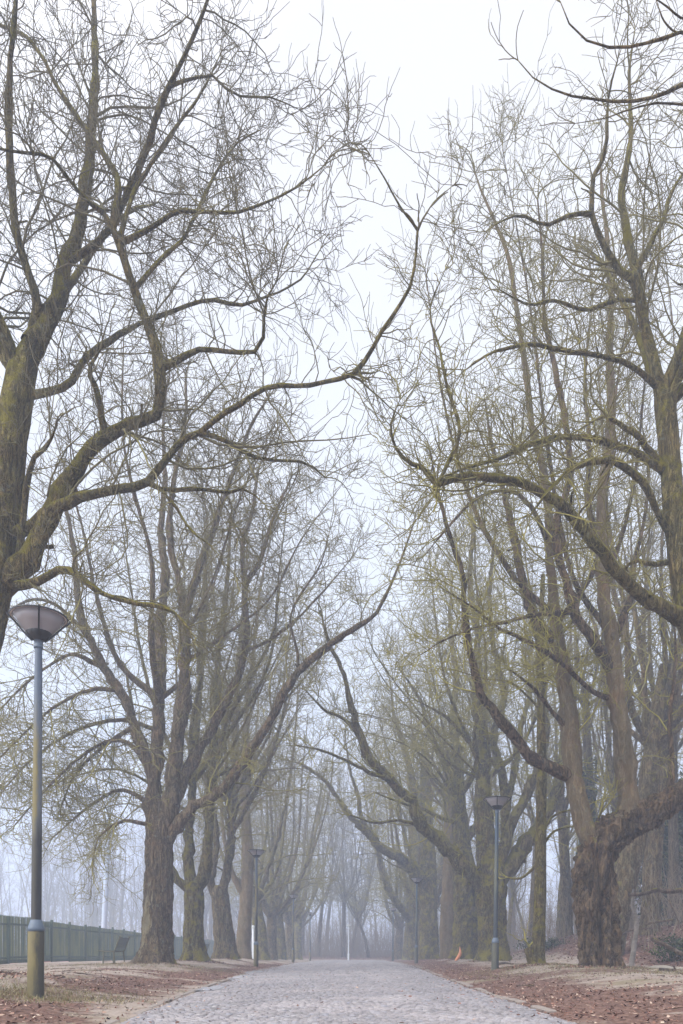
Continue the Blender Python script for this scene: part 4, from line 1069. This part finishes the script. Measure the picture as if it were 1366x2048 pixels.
def make_lamp(loc, label, pm, H=5.2, lean=0.008, rz=0.0):
    o = empty('street_lamp', loc, label, 'street lamp', 'black bowl street lamps along the road')
    o.rotation_euler = (0, lean, rz)
    MB().lathe([(.112, -.3), (.112, .0), (.104, .5), (.103, .98), (.098, 1.0)], seg=20).build('base_sleeve', pm, o)
    MB().lathe([(.098, .985), (.108, .99), (.108, 1.03), (.1, 1.05), (.074, 1.13), (.066, 1.14)], seg=20).build('collar', M['collar_blue'], o)
    MB().lathe([(.066, 1.1), (.062, 2.5), (.053, 4.0), (.046, H - .44)], seg=18).build('shaft', pm, o)
    z = H - .46
    MB().lathe([(.05, z), (.06, z), (.06, z + .02), (.052, z + .03), (.058, z + .1), (.066, z + .1)], seg=18).build('neck', M['collar_blue'], o)
    cup = MB().lathe([(.062, z + .1), (.1, z + .13), (.165, z + .2), (.16, z + .21), (.08, z + .15), (.01, z + .15)], seg=24).build('lantern_cup', M['lamp_black'], o)
    MB().lathe([(.158, z + .2), (.245, z + .3), (.34, z + .41), (.334, z + .41), (.24, z + .303), (.153, z + .203)], seg=32).build('glass_bowl', M['glass'], o)
    MB().lathe([(.362, z + .405), (.37, z + .422), (.345, z + .432), (.2, z + .442), (.02, z + .446)], seg=32).build('lid', M['lamp_black'], o)
    MB().lathe([(.02, z + .43), (.12, z + .418), (.2, z + .43), (.28, z + .415), (.358, z + .405)], seg=32).build('reflector', M['reflector'], o)
    for k in range(4):
        a = k * math.pi / 2 - math.pi / 2
        mb = MB()
        pr_ = [(.07, .1), (.125, .15), (.185, .21), (.28, .315), (.372, .40), (.385, .425), (.36, .44)]
        w_, d_ = .011, .02
        v = []
        for r, h in pr_:
            for s in (-1, 1):
                for dd in (0, d_): v.append((r + dd * .8, s * w_, z + h - dd * .6))
        q = []
        for j in range(len(pr_) - 1):
            b0 = j * 4; c0 = b0 + 4
            q += [[b0, b0 + 1, c0 + 1, c0], [b0 + 2, c0 + 2, c0 + 3, b0 + 3], [b0, c0, c0 + 2, b0 + 2], [b0 + 1, b0 + 3, c0 + 3, c0 + 1]]
        mb.add(rot(np.array(v), rz=a), q).build('rib', M['lamp_black'], o, smooth=False)
    return o


L1 = make_lamp((-4.2, 10.4, 0.0), 'nearest street lamp at the left edge, ochre algae down its blue-grey pole', M['pole_algae'], rz=.384)
copy_tree(L1, (-4.27, 34.7, float(gz(-4.27, 34.7)) - .02), .122, 1, 'second left street lamp, ochre pole in front of the slim leaning tree')
copy_tree(L1, (-4.55, 60.0, float(gz(-4.5, 60)) - .02), .075, 1, 'third left street lamp, small and dark against the far tree trunks')
copy_tree(L1, (-4.55, 84.0, float(gz(-4.5, 84)) - .02), .05, 1, 'fourth and smallest left street lamp near the road end')
L2 = make_lamp((4.12, 22.7, -.02), 'dark blue street lamp standing before the broad candelabra tree on the right', M['pole_blue'], lean=.012, rz=-.18)
copy_tree(L2, (3.86, 47.5, float(gz(3.86, 47.5)) - .02), -.08, 1, 'street lamp post on the right whose lantern hides behind the low mossy limb')
copy_tree(L2, (3.9, 76.0, float(gz(3.9, 76)) - .02), -.05, 1, 'smallest dark right-hand street lamp near the road end')
for o in bpy.data.objects:
    if o.name.startswith('street_lamp') and o.location.y > 30: o.rotation_euler = (0, .006, o.rotation_euler[2])

M['white_paint'] = plain('white_paint', (.72, .74, .76), .5, var=.08)
M['white_lamp'] = plain('white_lamp', (.6, .62, .6), .4, var=.08)


def mushroom(loc, H, label):
    o = empty('white_lamp_post', loc, label, 'lamp post', 'white mushroom lamp posts')
    MB().lathe([(.1, -.2), (.1, .75), (.065, .85), (.055, 2), (.045, H - .2)], seg=12).build('pole', M['white_paint'], o)
    MB().lathe([(.045, H - .22), (.09, H - .18), (.1, H - .05), (.23, H - .04), (.25, H), (.2, H + .06), (.02, H + .1)], seg=16).build('lamp_head', M['white_lamp'], o)
    return o


w0 = mushroom((-.45, 87.5, float(dip(87.5))), 3.95, 'white lamp post standing in the middle of the road end')
w1 = copy_tree(w0, (11.45, 50.0, float(gz(11.45, 50)) - 1.0), .4, 1.5, 'white lamp head showing beside the slender straight tree, its post behind brush')
w2 = empty('white_post', (-6.9, 54.5, float(gz(-6.9, 54.5))), 'thin white post between the slim leaning tree and the second left lamp', 'post')
MB().lathe([(.08, -.2), (.08, 2.15), (.06, 2.2)], seg=12).build('shaft', M['white_paint'], w2)
MB().lathe([(.1, 2.2), (.11, 2.3), (.08, 2.4), (.01, 2.42)], seg=12).build('cap', M['white_lamp'], w2)

# floodlight mast and a curved-arm lamp over the sports field
M['mast'] = plain('galvanised_mast', (.42, .5, .6), .45, var=.2, scale=6)
fm = empty('floodlight_mast', (-19.1, 60, .1), 'tall pale blue floodlight mast rising behind the green fence', 'mast')
fm.rotation_euler = (0, .045, 0)
MB().lathe([(.24, -.3), (.22, 1), (.19, 6), (.15, 12), (.11, 18.2), (.05, 18.3)], seg=14).build('mast_pole', M['mast'], fm)
MB().box((0, 0, 18.3), (2.0, .12, .12), bev=.02).build('crossbar', M['mast'], fm)
for s in (-.7, .7):
    MB().box((s, .12, 18.55), (.55, .3, .42), rx=.5, bev=.05).build('floodlight', M['mast'], fm)
ca = empty('curved_lamp', (-48, 92, .1), 'faint grey lamp with a long curved arm at the left edge of the field', 'street lamp')
MB().tubes(spline([(-.0, 0, -.2), (0, 0, 8), (.3, 0, 11.6), (1.8, 0, 13.6), (4.2, 0, 14.1), (6.2, 0, 14.2)], [.14, .12, .1, .09, .08, .07], 30)[0][None], np.linspace(.14, .07, 30)[None], 8).build('curved_pole', M['mast'], ca)
MB().box((6.9, 0, 14.15), (1.3, .4, .22), bev=.07).build('lamp_head', M['mast'], ca)

# ------------------------------------------------------------------ sports field and fence
M['track'] = plain('red_track', (.42, .13, .11), .9, var=.15, scale=3)
M['grass'] = plain('pitch_grass', (.12, .14, .07), .95, var=.3, scale=4)
fx = -15.2


def sheet(name, x0, x1, y0, y1, dz, mt, n=30):
    xs = np.linspace(x0, x1, 6); ys_ = np.linspace(y0, y1, n)
    o = grid(xs, ys_, lambda X, Y: gz(X, Y) + dz, name, mt); return o


sheet('running_track', -24, -16.0, -20, 105, .02, M['track'])
sheet('sports_field', -120, -24.05, -20, 105, .02, M['grass'])
mb = MB()
for lx_ in (-16.5, -17.75, -19.0, -20.25, -21.5, -22.75): 
    ys_ = np.linspace(-20, 105, 30); X = np.array([lx_, lx_ + .08])[None].repeat(30, 0); Yg = ys_[:, None].repeat(2, 1)
    i = np.arange(60).reshape(30, 2)
    mb.add(np.stack([X, Yg, gz(X, Yg) + .026], -1).reshape(-1, 3), np.stack([i[:-1, 0], i[:-1, 1], i[1:, 1], i[1:, 0]], 1))
o = mb.build('track_lines', M['white_paint']); o['kind'] = 'structure'

m, nt, b = mat('green_fence')
n1 = noise(nt, coords(nt, (1, 1, .3)), 3, 6, .7); n2 = noise(nt, coords(nt), 30, 3, .6)
at = nt.nodes.new('ShaderNodeAttribute'); at.attribute_name = 'tone'
c = mix(nt, ramp(nt, mth(nt, 'ADD', n1, mth(nt, 'MULTIPLY', mth(nt, 'SUBTRACT', at.outputs['Fac'], .5), .3)), [(.38, 0), (.62, 1)]), (.02, .06, .042), (.12, .14, .045))
lk(nt, mix(nt, mth(nt, 'MULTIPLY', n2, .35), c, (.16, .15, .08)), b.inputs['Base Color']); b.inputs['Roughness'].default_value = .8
M['fence'] = m
fe = empty('picket_fence', (fx, 60, float(gz(fx, 60))), 'long mossy green picket fence between the path and the sports field', 'fence')


def fz(y): return float(gz(fx, y))


mb = MB(); y = 12.0; k = 0
while y < 106:
    h = 1.98 + .02 * math.sin(y) - (.12 if y > 37 else 0)
    wv = .06
    mb.box((fx + random.uniform(-.008, .008), y, fz(y) + .16 + h / 2), (.022, wv, h - .02), rz=random.uniform(-.12, .12))
    mb.a[-1][:] = random.random()
    zt = fz(y) + .15 + h
    mb.add([(fx - .011, y - wv / 2, zt), (fx + .011, y - wv / 2, zt), (fx + .011, y + wv / 2, zt), (fx - .011, y + wv / 2, zt), (fx, y, zt + .06)], t=[(0, 1, 4), (1, 2, 4), (2, 3, 4), (3, 0, 4)])
    y += .108 if y < 37.6 else .096
mb.build('pickets', M['fence'], fe, smooth=False, loc=fe.location, attr='tone')
ys_ = np.arange(12, 106.1, 2.5)
for k, y in enumerate(ys_):
    MB().box((fx + .07, y, fz(y) + 1.0), (.1, .11, 2.3), bev=.012).build('post', M['fence'], fe, smooth=False, loc=fe.location)
for hz_, th in ((1.78, .09), (.3, .09), (.12, .16)):
    mb = MB()
    for y0, y1 in zip(ys_[:-1], ys_[1:]):
        mb.box((fx + .035, (y0 + y1) / 2, (fz(y0) + fz(y1)) / 2 + hz_), (.045, 2.49, th))
    mb.build('rail', M['fence'], fe, smooth=False, loc=fe.location)
# white shelter roof beyond the fence
sh = empty('shelter', (-21.5, 71, .1), 'low white shelter roof showing over the fence left of the peeling tree', 'shelter')
MB().box((0, 0, 2.25), (4.2, 3, .12), ry=-.03, bev=.03).build('roof', M['white_paint'], sh)
for a, b_ in ((-1.9, -1.3), (1.9, -1.3), (-1.9, 1.3), (1.9, 1.3)):
    MB().box((a, b_, 1.08), (.08, .08, 2.16)).build('support', M['white_paint'], sh)

# ------------------------------------------------------------------ benches
M['bench_slat'] = plain('bench_mesh', (.035, .05, .06), .5, var=.3, scale=20)
M['bench_frame'] = plain('bench_frame', (.10, .095, .055), .6, var=.4, scale=10)


def make_bench(loc, rz, label):
    o = empty('bench', loc, label, 'bench', 'metal benches facing the sports field'); o.rotation_euler = (0, 0, rz)
    W = 1.15
    seat = MB()
    for k in range(9): seat.box((-.44 + k * .055, 0, .45 + .003 * (k - 4) ** 2 * .5), (.042, W, .018), bev=.005)
    seat.build('seat', M['bench_slat'], o, smooth=False)
    bk = MB()
    for k in range(9): bk.box((.07 + .017 * k, 0, .53 + .046 * k), (.016, W, .034), ry=.36, bev=.004)
    bk.build('backrest', M['bench_slat'], o, smooth=False)
    for s in (-1, 1):
        yy = s * (W / 2 + .02)
        pth = spline([(-.47, yy, .47), (-.2, yy, .445), (.02, yy, .455), (.08, yy, .54), (.23, yy, .95)], [.022] * 5, 24)[0]
        MB().tubes(pth[None], np.full((1, 24), .022), 8).build('side_frame', M['bench_frame'], o)
        for xa, xb in ((-.3, -.33), (.02, .08)):
            MB().tubes(np.array([[[xa, yy, .45], [(xa + xb) / 2, yy, .2], [xb, yy, -.15]]]), np.full((1, 3), .024), 8).build('leg', M['bench_frame'], o)
    return o


bn = make_bench((-7.95, 26.6, float(gz(-7.95, 26.6)) + .0), .02, 'dark metal bench beside the stout peeling tree, facing the fence')
copy_tree(bn, (-8.2, 42.3, float(gz(-8.2, 42.3))), -.3, 1, 'far bench half hidden behind the tree with the flaring foot')
copy_tree(bn, (-8.2, 56.0, float(gz(-8.2, 56))), -.25, 1, 'farthest bench, a faint shape between the slim tree and second lamp')

# ------------------------------------------------------------------ small things on the ground
M['wood_fresh'] = plain('torn_wood', (.62, .24, .11), .8, var=.3, scale=9)
sp = empty('bark_splinter', tz(5.58, 41.3), 'torn orange splinter of wood leaning at the green-stained trunk', 'splinter')
pp = spline([(-.18, 0, .02), (-.02, .05, .2), (.1, .1, .45), (.08, .15, .78)], [.05, .1, .08, .01], 16)
MB().tubes(pp[0][None] * np.array([1, 1, 1.0]), pp[1][None], 6).build('splinter', M['wood_fresh'], sp)
M['log'] = bark('log_bark', (.11, .085, .065), (.2, .155, .115), .15)
M['birch'] = plain('birch_bark', (.19, .165, .14), .85, var=.75, scale=9, stretch=(.5, .5, 1.6))


def log(name, pts, r0, r1, label, cat, mt='log', sides=10, group=None):
    base = np.array(pts[0], float)
    pth, r, L = spline(pts, np.linspace(r0, r1, len(pts)), 24)
    pth = pth + R.normal(0, r0 * .12, pth.shape)
    mb = MB(); mb.tubes(pth[None], r[None], sides)
    o = mb.build(name, M[mt], None, loc=base)
    return tag(o, label, cat, group)


log('fallen_branch', [P(1258, 1790, 21.5), P(1290, 1787, 21.6), P(1312, 1780, 21.7), P(1345, 1783, 21.8), P(1420, 1772, 22)], .055, .075, 'long horizontal dead branch propped across the right edge', 'branch')
bs = log('birch_stump', [[7.75, 21.9, float(gz(7.75, 21.9)) - .1], P(1274, 1850, 21.9), P(1265, 1812, 21.8), P(1268, 1778, 21.7)], .075, .035, 'broken mottled birch stem holding up the horizontal dead branch', 'stump', 'birch')
log('fallen_branch', [P(1305, 1878, 20.2), P(1335, 1893, 19.6), P(1366, 1909, 19.2), P(1420, 1935, 18.6)], .05, .06, 'short thick dead stick slanting down the leafy bank at the edge', 'branch')
log('fallen_branch', [P(1290, 1848, 23.5), P(1320, 1843, 23.3), P(1345, 1840, 23.2)], .035, .03, 'thin grey dead branch lying on the crest of the bank', 'branch')
log('fallen_branch', [P(1338, 1800, 22.5), P(1350, 1828, 22), P(1366, 1862, 21.5)], .02, .015, 'thin pale stick slanting steeply at the right edge', 'branch')
log('fallen_branch', [P(1240, 1872, 24.5), P(1265, 1860, 24.8), P(1310, 1856, 25)], .03, .02, 'low curved stick on the bank behind the hooked trunk', 'branch')
log('wood_scrap', [(5.2, 28.0, float(gz(5.2, 28)) + .03), (5.45, 28.1, float(gz(5.4, 28)) + .06), (5.75, 28.0, float(gz(5.75, 28)) + .02)], .05, .02, 'small brown scrap of wood between the dark lamp and the slender tree', 'scrap')
pk = empty('plank', (7.45, 18.6, float(gz(7.45, 18.6)) + .03), 'short dark plank lying right of the hooked trunk', 'plank')
MB().box((0, 0, 0), (.36, .14, .07), rz=-.3, ry=.08, bev=.01).build('board', M['log'], pk, smooth=False)

M['stone'] = plain('pale_stone', (.33, .29, .23), .9, var=.3, scale=6)
for k, (px_, d_, s_, lab) in enumerate(((1097, 25.5, .2, 'leftmost of the three low pale stones behind the slender tree'), (1118, 25.2, .2, 'middle of the three low pale stones behind the slender tree'),
                                  (1142, 24.6, .24, 'low pale stone just left of the hooked trunk, right one of three'), (1322, 20.6, .33, 'long low pale stone near the plank at the bank foot'), (1364, 20.4, .22, 'low pale stone at the right edge beside the long one'))):
    x_ = (px_ - VX) / F * d_
    a = np.arange(14) / 14 * 6.283; rings = []
    for h_, rr in ((-.3, 1.0), (.1, 1.0), (.3, .85), (.42, .5), (.46, .08)):
        rings.append(np.stack([np.cos(a) * rr * s_, np.sin(a) * rr * s_ * .7, np.full(14, h_ * s_ * .75)], 1))
    v = np.stack(rings); v = v * (1 + .15 * vnoise(v * 7 + k * 5))[..., None]
    j = np.arange(14); q = np.concatenate([np.stack([r_ * 14 + j, r_ * 14 + (j + 1) % 14, (r_ + 1) * 14 + (j + 1) % 14, (r_ + 1) * 14 + j], 1) for r_ in range(4)])
    mb = MB(); mb.add(v.reshape(-1, 3) + np.array([x_, d_, float(gz(x_, d_))]), q)
    tag(mb.build('stone', M['stone'], None, loc=(x_, d_, float(gz(x_, d_)))), lab, 'stone', 'pale stones along the foot of the bank')

# ------------------------------------------------------------------ leaves, grass, evergreens
m, nt, b = mat('dead_leaf')
at = nt.nodes.new('ShaderNodeAttribute'); at.attribute_name = 'tone'
lk(nt, ramp(nt, at.outputs['Fac'], [(0, (.055, .028, .022)), (.45, (.16, .075, .055)), (.75, (.26, .14, .1)), (1, (.5, .39, .3))]), b.inputs['Base Color'])
b.inputs['Roughness'].default_value = .8; b.inputs['Specular IOR Level'].default_value = .25
M['leaf'] = m
m, nt, b = mat('evergreen_leaf')
at = nt.nodes.new('ShaderNodeAttribute'); at.attribute_name = 'tone'
lk(nt, ramp(nt, at.outputs['Fac'], [(0, (.012, .02, .009)), (.6, (.035, .05, .018)), (1, (.09, .115, .03))]), b.inputs['Base Color'])
b.inputs['Roughness'].default_value = .75; b.inputs['Specular IOR Level'].default_value = .2
M['evergreen'] = m
m, nt, b = mat('moss_grass')
at = nt.nodes.new('ShaderNodeAttribute'); at.attribute_name = 'tone'
lk(nt, ramp(nt, at.outputs['Fac'], [(0, (.1, .09, .035)), (.5, (.2, .17, .07)), (1, (.33, .28, .16))]), b.inputs['Base Color'])
b.inputs['Roughness'].default_value = .9
M['tuft'] = m


def leaves(x, y, z, size, tilt, rng, mb):
    n = len(x)
    a = rng.uniform(0, 6.283, n); w = size * rng.uniform(.3, .6, n)
    c, s = np.cos(a), np.sin(a)
    curl = rng.uniform(.05, .5, n) * size; tl = rng.normal(0, tilt, (n, 2))
    loc = np.array([(-1, 0, 1), (-.2, -1, .0), (-.2, 1, .0), (.45, -.8, 0), (.45, .8, 0), (1, 0, .8)])
    vx = loc[None, :, 0] * size[:, None]; vy = loc[None, :, 1] * w[:, None]; vz = loc[None, :, 2] * curl[:, None] * .6 + tl[:, :1] * vx + tl[:, 1:] * vy
    V = np.stack([x[:, None] + vx * c[:, None] - vy * s[:, None], y[:, None] + vx * s[:, None] + vy * c[:, None], z[:, None] + np.maximum(vz, -.004) + .006], -1)
    b0 = (np.arange(n) * 6)[:, None, None]
    q = (np.array([[1, 3, 4, 2]])[None] + b0).reshape(-1, 4); t = (np.array([[0, 1, 2], [3, 5, 4]])[None] + b0).reshape(-1, 3)
    mb.add(V.reshape(-1, 3), q, t, attr=np.repeat(rng.random(n), 6))


rng = np.random.default_rng(33)
n = 150000
y = 5 + 40 * rng.random(n) ** 1.5; x = rng.uniform(-12, 13, n)
lt = litter_and_shade(x[:, None], y[:, None])[:, 0] + .25 * rng.normal(0, 1, n)
on = (x > road_l(y) + .1) & (x < road_r(y) - .1)
edge = np.exp(-np.minimum(x - road_l(y), road_r(y) - x) / .35)
kp = np.where(on, rng.random(n) < .012 + .16 * edge, rng.random(n) < np.clip((lt - .2) * 1.0, .12, .75))
x, y, on = x[kp], y[kp], on[kp]
z = np.where(on, crown(x, y) + .016, gz(x, y))
mb = MB(); leaves(x, y, z, rng.uniform(.012, .036, len(x)), .35, rng, mb)
fx_, fy_ = [], []
for (tx, ty) in ROW_L + ROW_R + [(5.3, 22.3)]:
    k_ = 700; a_ = rng.uniform(0, 6.283, k_); r_ = .5 + np.abs(rng.normal(0, .35, k_))
    fx_.append(tx + np.cos(a_) * r_); fy_.append(ty + np.sin(a_) * r_)
fx_, fy_ = np.concatenate(fx_), np.concatenate(fy_)
leaves(fx_, fy_, gz(fx_, fy_), rng.uniform(.02, .05, len(fx_)), .5, rng, mb)
n = 9000
y2 = rng.uniform(18.5, 45, n); x2 = rng.uniform(7.8, 17, n)
leaves(x2, y2, gz(x2, y2), rng.uniform(.03, .075, n), .4, rng, mb)
o = mb.build('fallen_leaves', M['leaf'], attr='tone', smooth=False); tag(o, 'red-brown fallen leaves strewn along both verges', 'leaves', kind='stuff')

# windfall twigs
n = 420
y = rng.uniform(7, 40, n); x = np.where(rng.random(n) < .5, rng.uniform(-9, -2.6, n), rng.uniform(2.5, 9.5, n)); a = rng.uniform(0, 6.283, n)
A, RA_ = grow(np.stack([x, y, gz(x, y) + .015], 1), np.stack([np.cos(a), np.sin(a), a * 0 + .02], 1), rng.uniform(.12, .6, n), rng.uniform(.004, .01, n), .002, 5, .16, 0, rng)
A[..., 2] = gz(A[..., 0], A[..., 1]) + .012 + .02 * rng.random((n, 1))
mb = MB(); mb.tubes(A, RA_, 5); o = mb.build('fallen_twigs', M['log']); tag(o, 'small broken twigs scattered on the verges', 'twigs', kind='stuff')

# dry grass and moss tufts on the mounds
n = 16000
sel = rng.integers(0, 4, n)
cx_ = np.choose(sel, [-6.4, 6.1, -4.4, 5.6]) ; cy_ = np.choose(sel, [25.2, 19.2, 10.6, 22.3])
rad_ = np.choose(sel, [1.5, 1.6, .8, 1.2])
x = cx_ + rng.normal(0, 1, n) * rad_; y = cy_ + rng.normal(0, 1, n) * rad_ * .8
more = 14000
y = np.concatenate([y, rng.uniform(9, 60, more)]); x = np.concatenate([x, np.where(rng.random(more) < .5, rng.uniform(-9, -4.5, more), rng.uniform(4.2, 9, more))])
pn = fbm(np.stack([x * .7, y * .5, x * 0 + 4], -1), 3) > .1
kp = ((np.arange(len(x)) < n) | pn) & ((x < road_l(y) - .4) | (x > road_r(y) + .5))
x, y = x[kp], y[kp]; n = len(x); z = gz(x, y)
h = rng.uniform(.02, .075, n); a = rng.uniform(0, 6.283, n); w_ = .005
dx, dy = np.cos(a) * w_, np.sin(a) * w_; bx_, by_ = rng.normal(0, .045, n), rng.normal(0, .045, n)
V = np.stack([np.stack([x - dx, y - dy, z - .01], 1), np.stack([x + dx, y + dy, z - .01], 1), np.stack([x + bx_, y + by_, z + h], 1)], 1)
mb = MB(); mb.add(V.reshape(-1, 3), t=np.arange(n * 3).reshape(-1, 3), attr=np.repeat(rng.random(n), 3))
o = mb.build('grass_tufts', M['tuft'], attr='tone', smooth=False); tag(o, 'sparse dry grass and moss on the mounds round the trees', 'grass', kind='stuff')


def foliage(c, ext, n, size, rng, mb, clump=30):
    k = max(6, n // clump)
    u = rng.normal(0, 1, (k, 3)); u = nrm(u) * rng.random((k, 1)) ** .4
    cc = np.asarray(c) + u * np.asarray(ext)
    i = rng.integers(0, k, n)
    p = cc[i] + rng.normal(0, 1, (n, 3)) * np.asarray(ext) * .16
    d = nrm(rng.normal(0, 1, (n, 3))); e = nrm(np.cross(d, rng.normal(0, 1, (n, 3))))
    s = rng.uniform(.6, 1.2, (n, 1)) * size
    V = np.stack([p - d * s, p + e * s * .45, p + d * s, p - e * s * .45], 1)
    mb.add(V.reshape(-1, 3), np.arange(n * 4).reshape(-1, 4), attr=np.repeat(rng.random(n), 4))


def evergreen(name, loc, ext, n, size, label, cat, seed, group=None, stems=5):
    rng = np.random.default_rng(seed)
    o = empty(name, loc, label, cat, group)
    mb = MB(); foliage((0, 0, ext[2] * .95), ext, n, size, rng, mb)
    mb.build('foliage', M['evergreen'], o, smooth=False, attr='tone')
    A, RA_ = grow(np.zeros((stems, 3)), np.tile([0, 0, 1.], (stems, 1)) + rng.normal(0, .25, (stems, 3)), np.full(stems, ext[2] * 1.5), np.full(stems, .07), .015, 8, .1, .04, rng)
    mb = MB(); mb.tubes(A, RA_, 6); mb.build('stem', M['bark_far'], o)


evergreen('holly_bush', tz(14.8, 36.5), (1.9, 1.5, 3.6), 24000, .1, 'tall dark evergreen holly in the wood at the right edge', 'bush', 91, 'dark evergreens in the right-hand wood')
evergreen('holly_bush', tz(12.6, 39.5), (1.1, 1.0, 2.6), 11000, .1, 'narrow dark evergreen behind the leaning tree, left of the tall holly', 'bush', 92, 'dark evergreens in the right-hand wood')
evergreen('low_bush', tz(9.6, 23.6), (.75, .6, .42), 1500, .05, 'low leafy green bush on the bank above the slanting stick', 'bush', 93, None, 6)
evergreen('low_bush', tz(8.8, 36), (1.2, .8, .35), 1300, .06, 'low dark ground ivy between the slender tree and the candelabra tree', 'bush', 94, None, 6)
# ivy-clad trunk left of the hooked tree
iv = Tree('ivy_tree', 'straight dark trunk wrapped in ivy, just left of the huge hooked tree', tz(11.2, 37.6), 31, GW, 'bark_far', 'twig_mossy')
iv.trunk([iv.base, iv.base + [.0, 0, 3], iv.base + [.1, 0, 7], iv.base + [.0, .2, 12]], [.3, .27, .24, .15], sides=16)
rg_ = np.random.default_rng(96)
nn = 4200; hh = rg_.uniform(0, 8.5, nn); aa = rg_.uniform(0, 6.283, nn); rr = .3 + .12 * rg_.random(nn) + .12 * vnoise(np.stack([hh * 1.3, aa, aa * 0], 1))
p = iv.base + np.stack([np.cos(aa) * rr, np.sin(aa) * rr, hh], 1); d = nrm(rg_.normal(0, 1, (nn, 3))); e = nrm(np.cross(d, rg_.normal(0, 1, (nn, 3)))); s = rg_.uniform(.03, .07, (nn, 1))
mb = MB(); mb.add(np.stack([p - d * s, p + e * s, p + d * s, p - e * s], 1).reshape(-1, 3), np.arange(nn * 4).reshape(-1, 4), attr=np.repeat(rg_.random(nn), 4))
mb.build('ivy', M['evergreen'], iv.o, smooth=False, loc=iv.base, attr='tone')
iv.rise(iv.base + [0, .2, 11], 4, 20, 2.6, .13)
iv.crown(d1=1.1, d2=1.5, d3=1.3, L1=(1, 2.6), L2=(.5, 1.4), L3=(.3, .7), rmin=.008)

# ------------------------------------------------------------------ fog
mb = MB(); mb.box((0, 100, 21), (500, 340, 46))
m = bpy.data.materials.new('fog'); m.use_nodes = True; nt = m.node_tree; nt.nodes.clear()
out = nt.nodes.new('ShaderNodeOutputMaterial'); pv = nt.nodes.new('ShaderNodeVolumePrincipled')
pv.inputs['Color'].default_value = (.72, .81, 1.0, 1); pv.inputs['Density'].default_value = .0040; pv.inputs['Anisotropy'].default_value = 0
lk(nt, pv.outputs[0], out.inputs['Volume'])
o = mb.build('haze', m, smooth=False); o['kind'] = 'stuff'; o['label'] = 'pale lavender winter mist filling the avenue'

# ------------------------------------------------------------------ sky, sun, camera
sc = bpy.context.scene
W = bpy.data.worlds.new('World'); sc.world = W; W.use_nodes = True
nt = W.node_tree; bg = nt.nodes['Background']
sky = nt.nodes.new('ShaderNodeTexSky'); sky.sky_type = 'NISHITA'; sky.sun_disc = False
EL, AZ = math.asin(.546), math.atan2(-.70, -.46)
sky.sun_elevation = EL; sky.sun_rotation = AZ; sky.air_density = 1.5; sky.dust_density = 6; sky.altitude = 0
hs = nt.nodes.new('ShaderNodeHueSaturation'); hs.inputs['Saturation'].default_value = .25; lk(nt, sky.outputs[0], hs.inputs['Color'])
tc = nt.nodes.new('ShaderNodeTexCoord'); sx = nt.nodes.new('ShaderNodeSeparateXYZ'); lk(nt, tc.outputs['Generated'], sx.inputs[0])
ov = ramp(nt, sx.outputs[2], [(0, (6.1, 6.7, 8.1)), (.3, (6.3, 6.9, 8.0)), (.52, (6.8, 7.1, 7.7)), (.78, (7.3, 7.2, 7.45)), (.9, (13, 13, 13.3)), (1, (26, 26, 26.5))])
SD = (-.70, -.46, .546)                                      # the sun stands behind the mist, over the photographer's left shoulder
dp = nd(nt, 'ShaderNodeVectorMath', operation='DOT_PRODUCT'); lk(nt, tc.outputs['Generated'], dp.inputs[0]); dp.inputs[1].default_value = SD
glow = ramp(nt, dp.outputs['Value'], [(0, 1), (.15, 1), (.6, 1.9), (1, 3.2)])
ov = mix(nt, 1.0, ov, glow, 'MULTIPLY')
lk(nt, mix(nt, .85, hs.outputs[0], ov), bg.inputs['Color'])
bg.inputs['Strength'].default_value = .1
sl = bpy.data.lights.new('sun', 'SUN'); sl.energy = 1.5; sl.angle = math.radians(30); sl.color = (1, .95, .84)
so = bpy.data.objects.new('sun', sl); C.objects.link(so)
from mathutils import Vector
so.rotation_euler = Vector(SD).to_track_quat('Z', 'Y').to_euler()
so.location = (0, 0, 60)

cam = bpy.data.cameras.new('camera'); co = bpy.data.objects.new('camera', cam); C.objects.link(co)
co.location = (0, 0, HC); co.rotation_euler = (math.pi / 2, 0, 0)
cam.sensor_fit = 'VERTICAL'; cam.sensor_height = 36; cam.lens = F / 2048 * 36
cam.shift_y = (VY - 1024) / 2048; cam.shift_x = -(VX - 683) / 2048
cam.clip_end = 2000; cam.clip_start = .05
sc.camera = co
sc.view_settings.view_transform = 'Standard'; sc.view_settings.look = 'None'; sc.view_settings.exposure = .62; sc.view_settings.gamma = 1
cy_ = sc.cycles
cy_.max_bounces = 8; cy_.diffuse_bounces = 2; cy_.glossy_bounces = 2; cy_.transmission_bounces = 4; cy_.volume_bounces = 4; cy_.transparent_max_bounces = 8
cy_.use_denoising = True
cy_.caustics_reflective = False; cy_.caustics_refractive = False
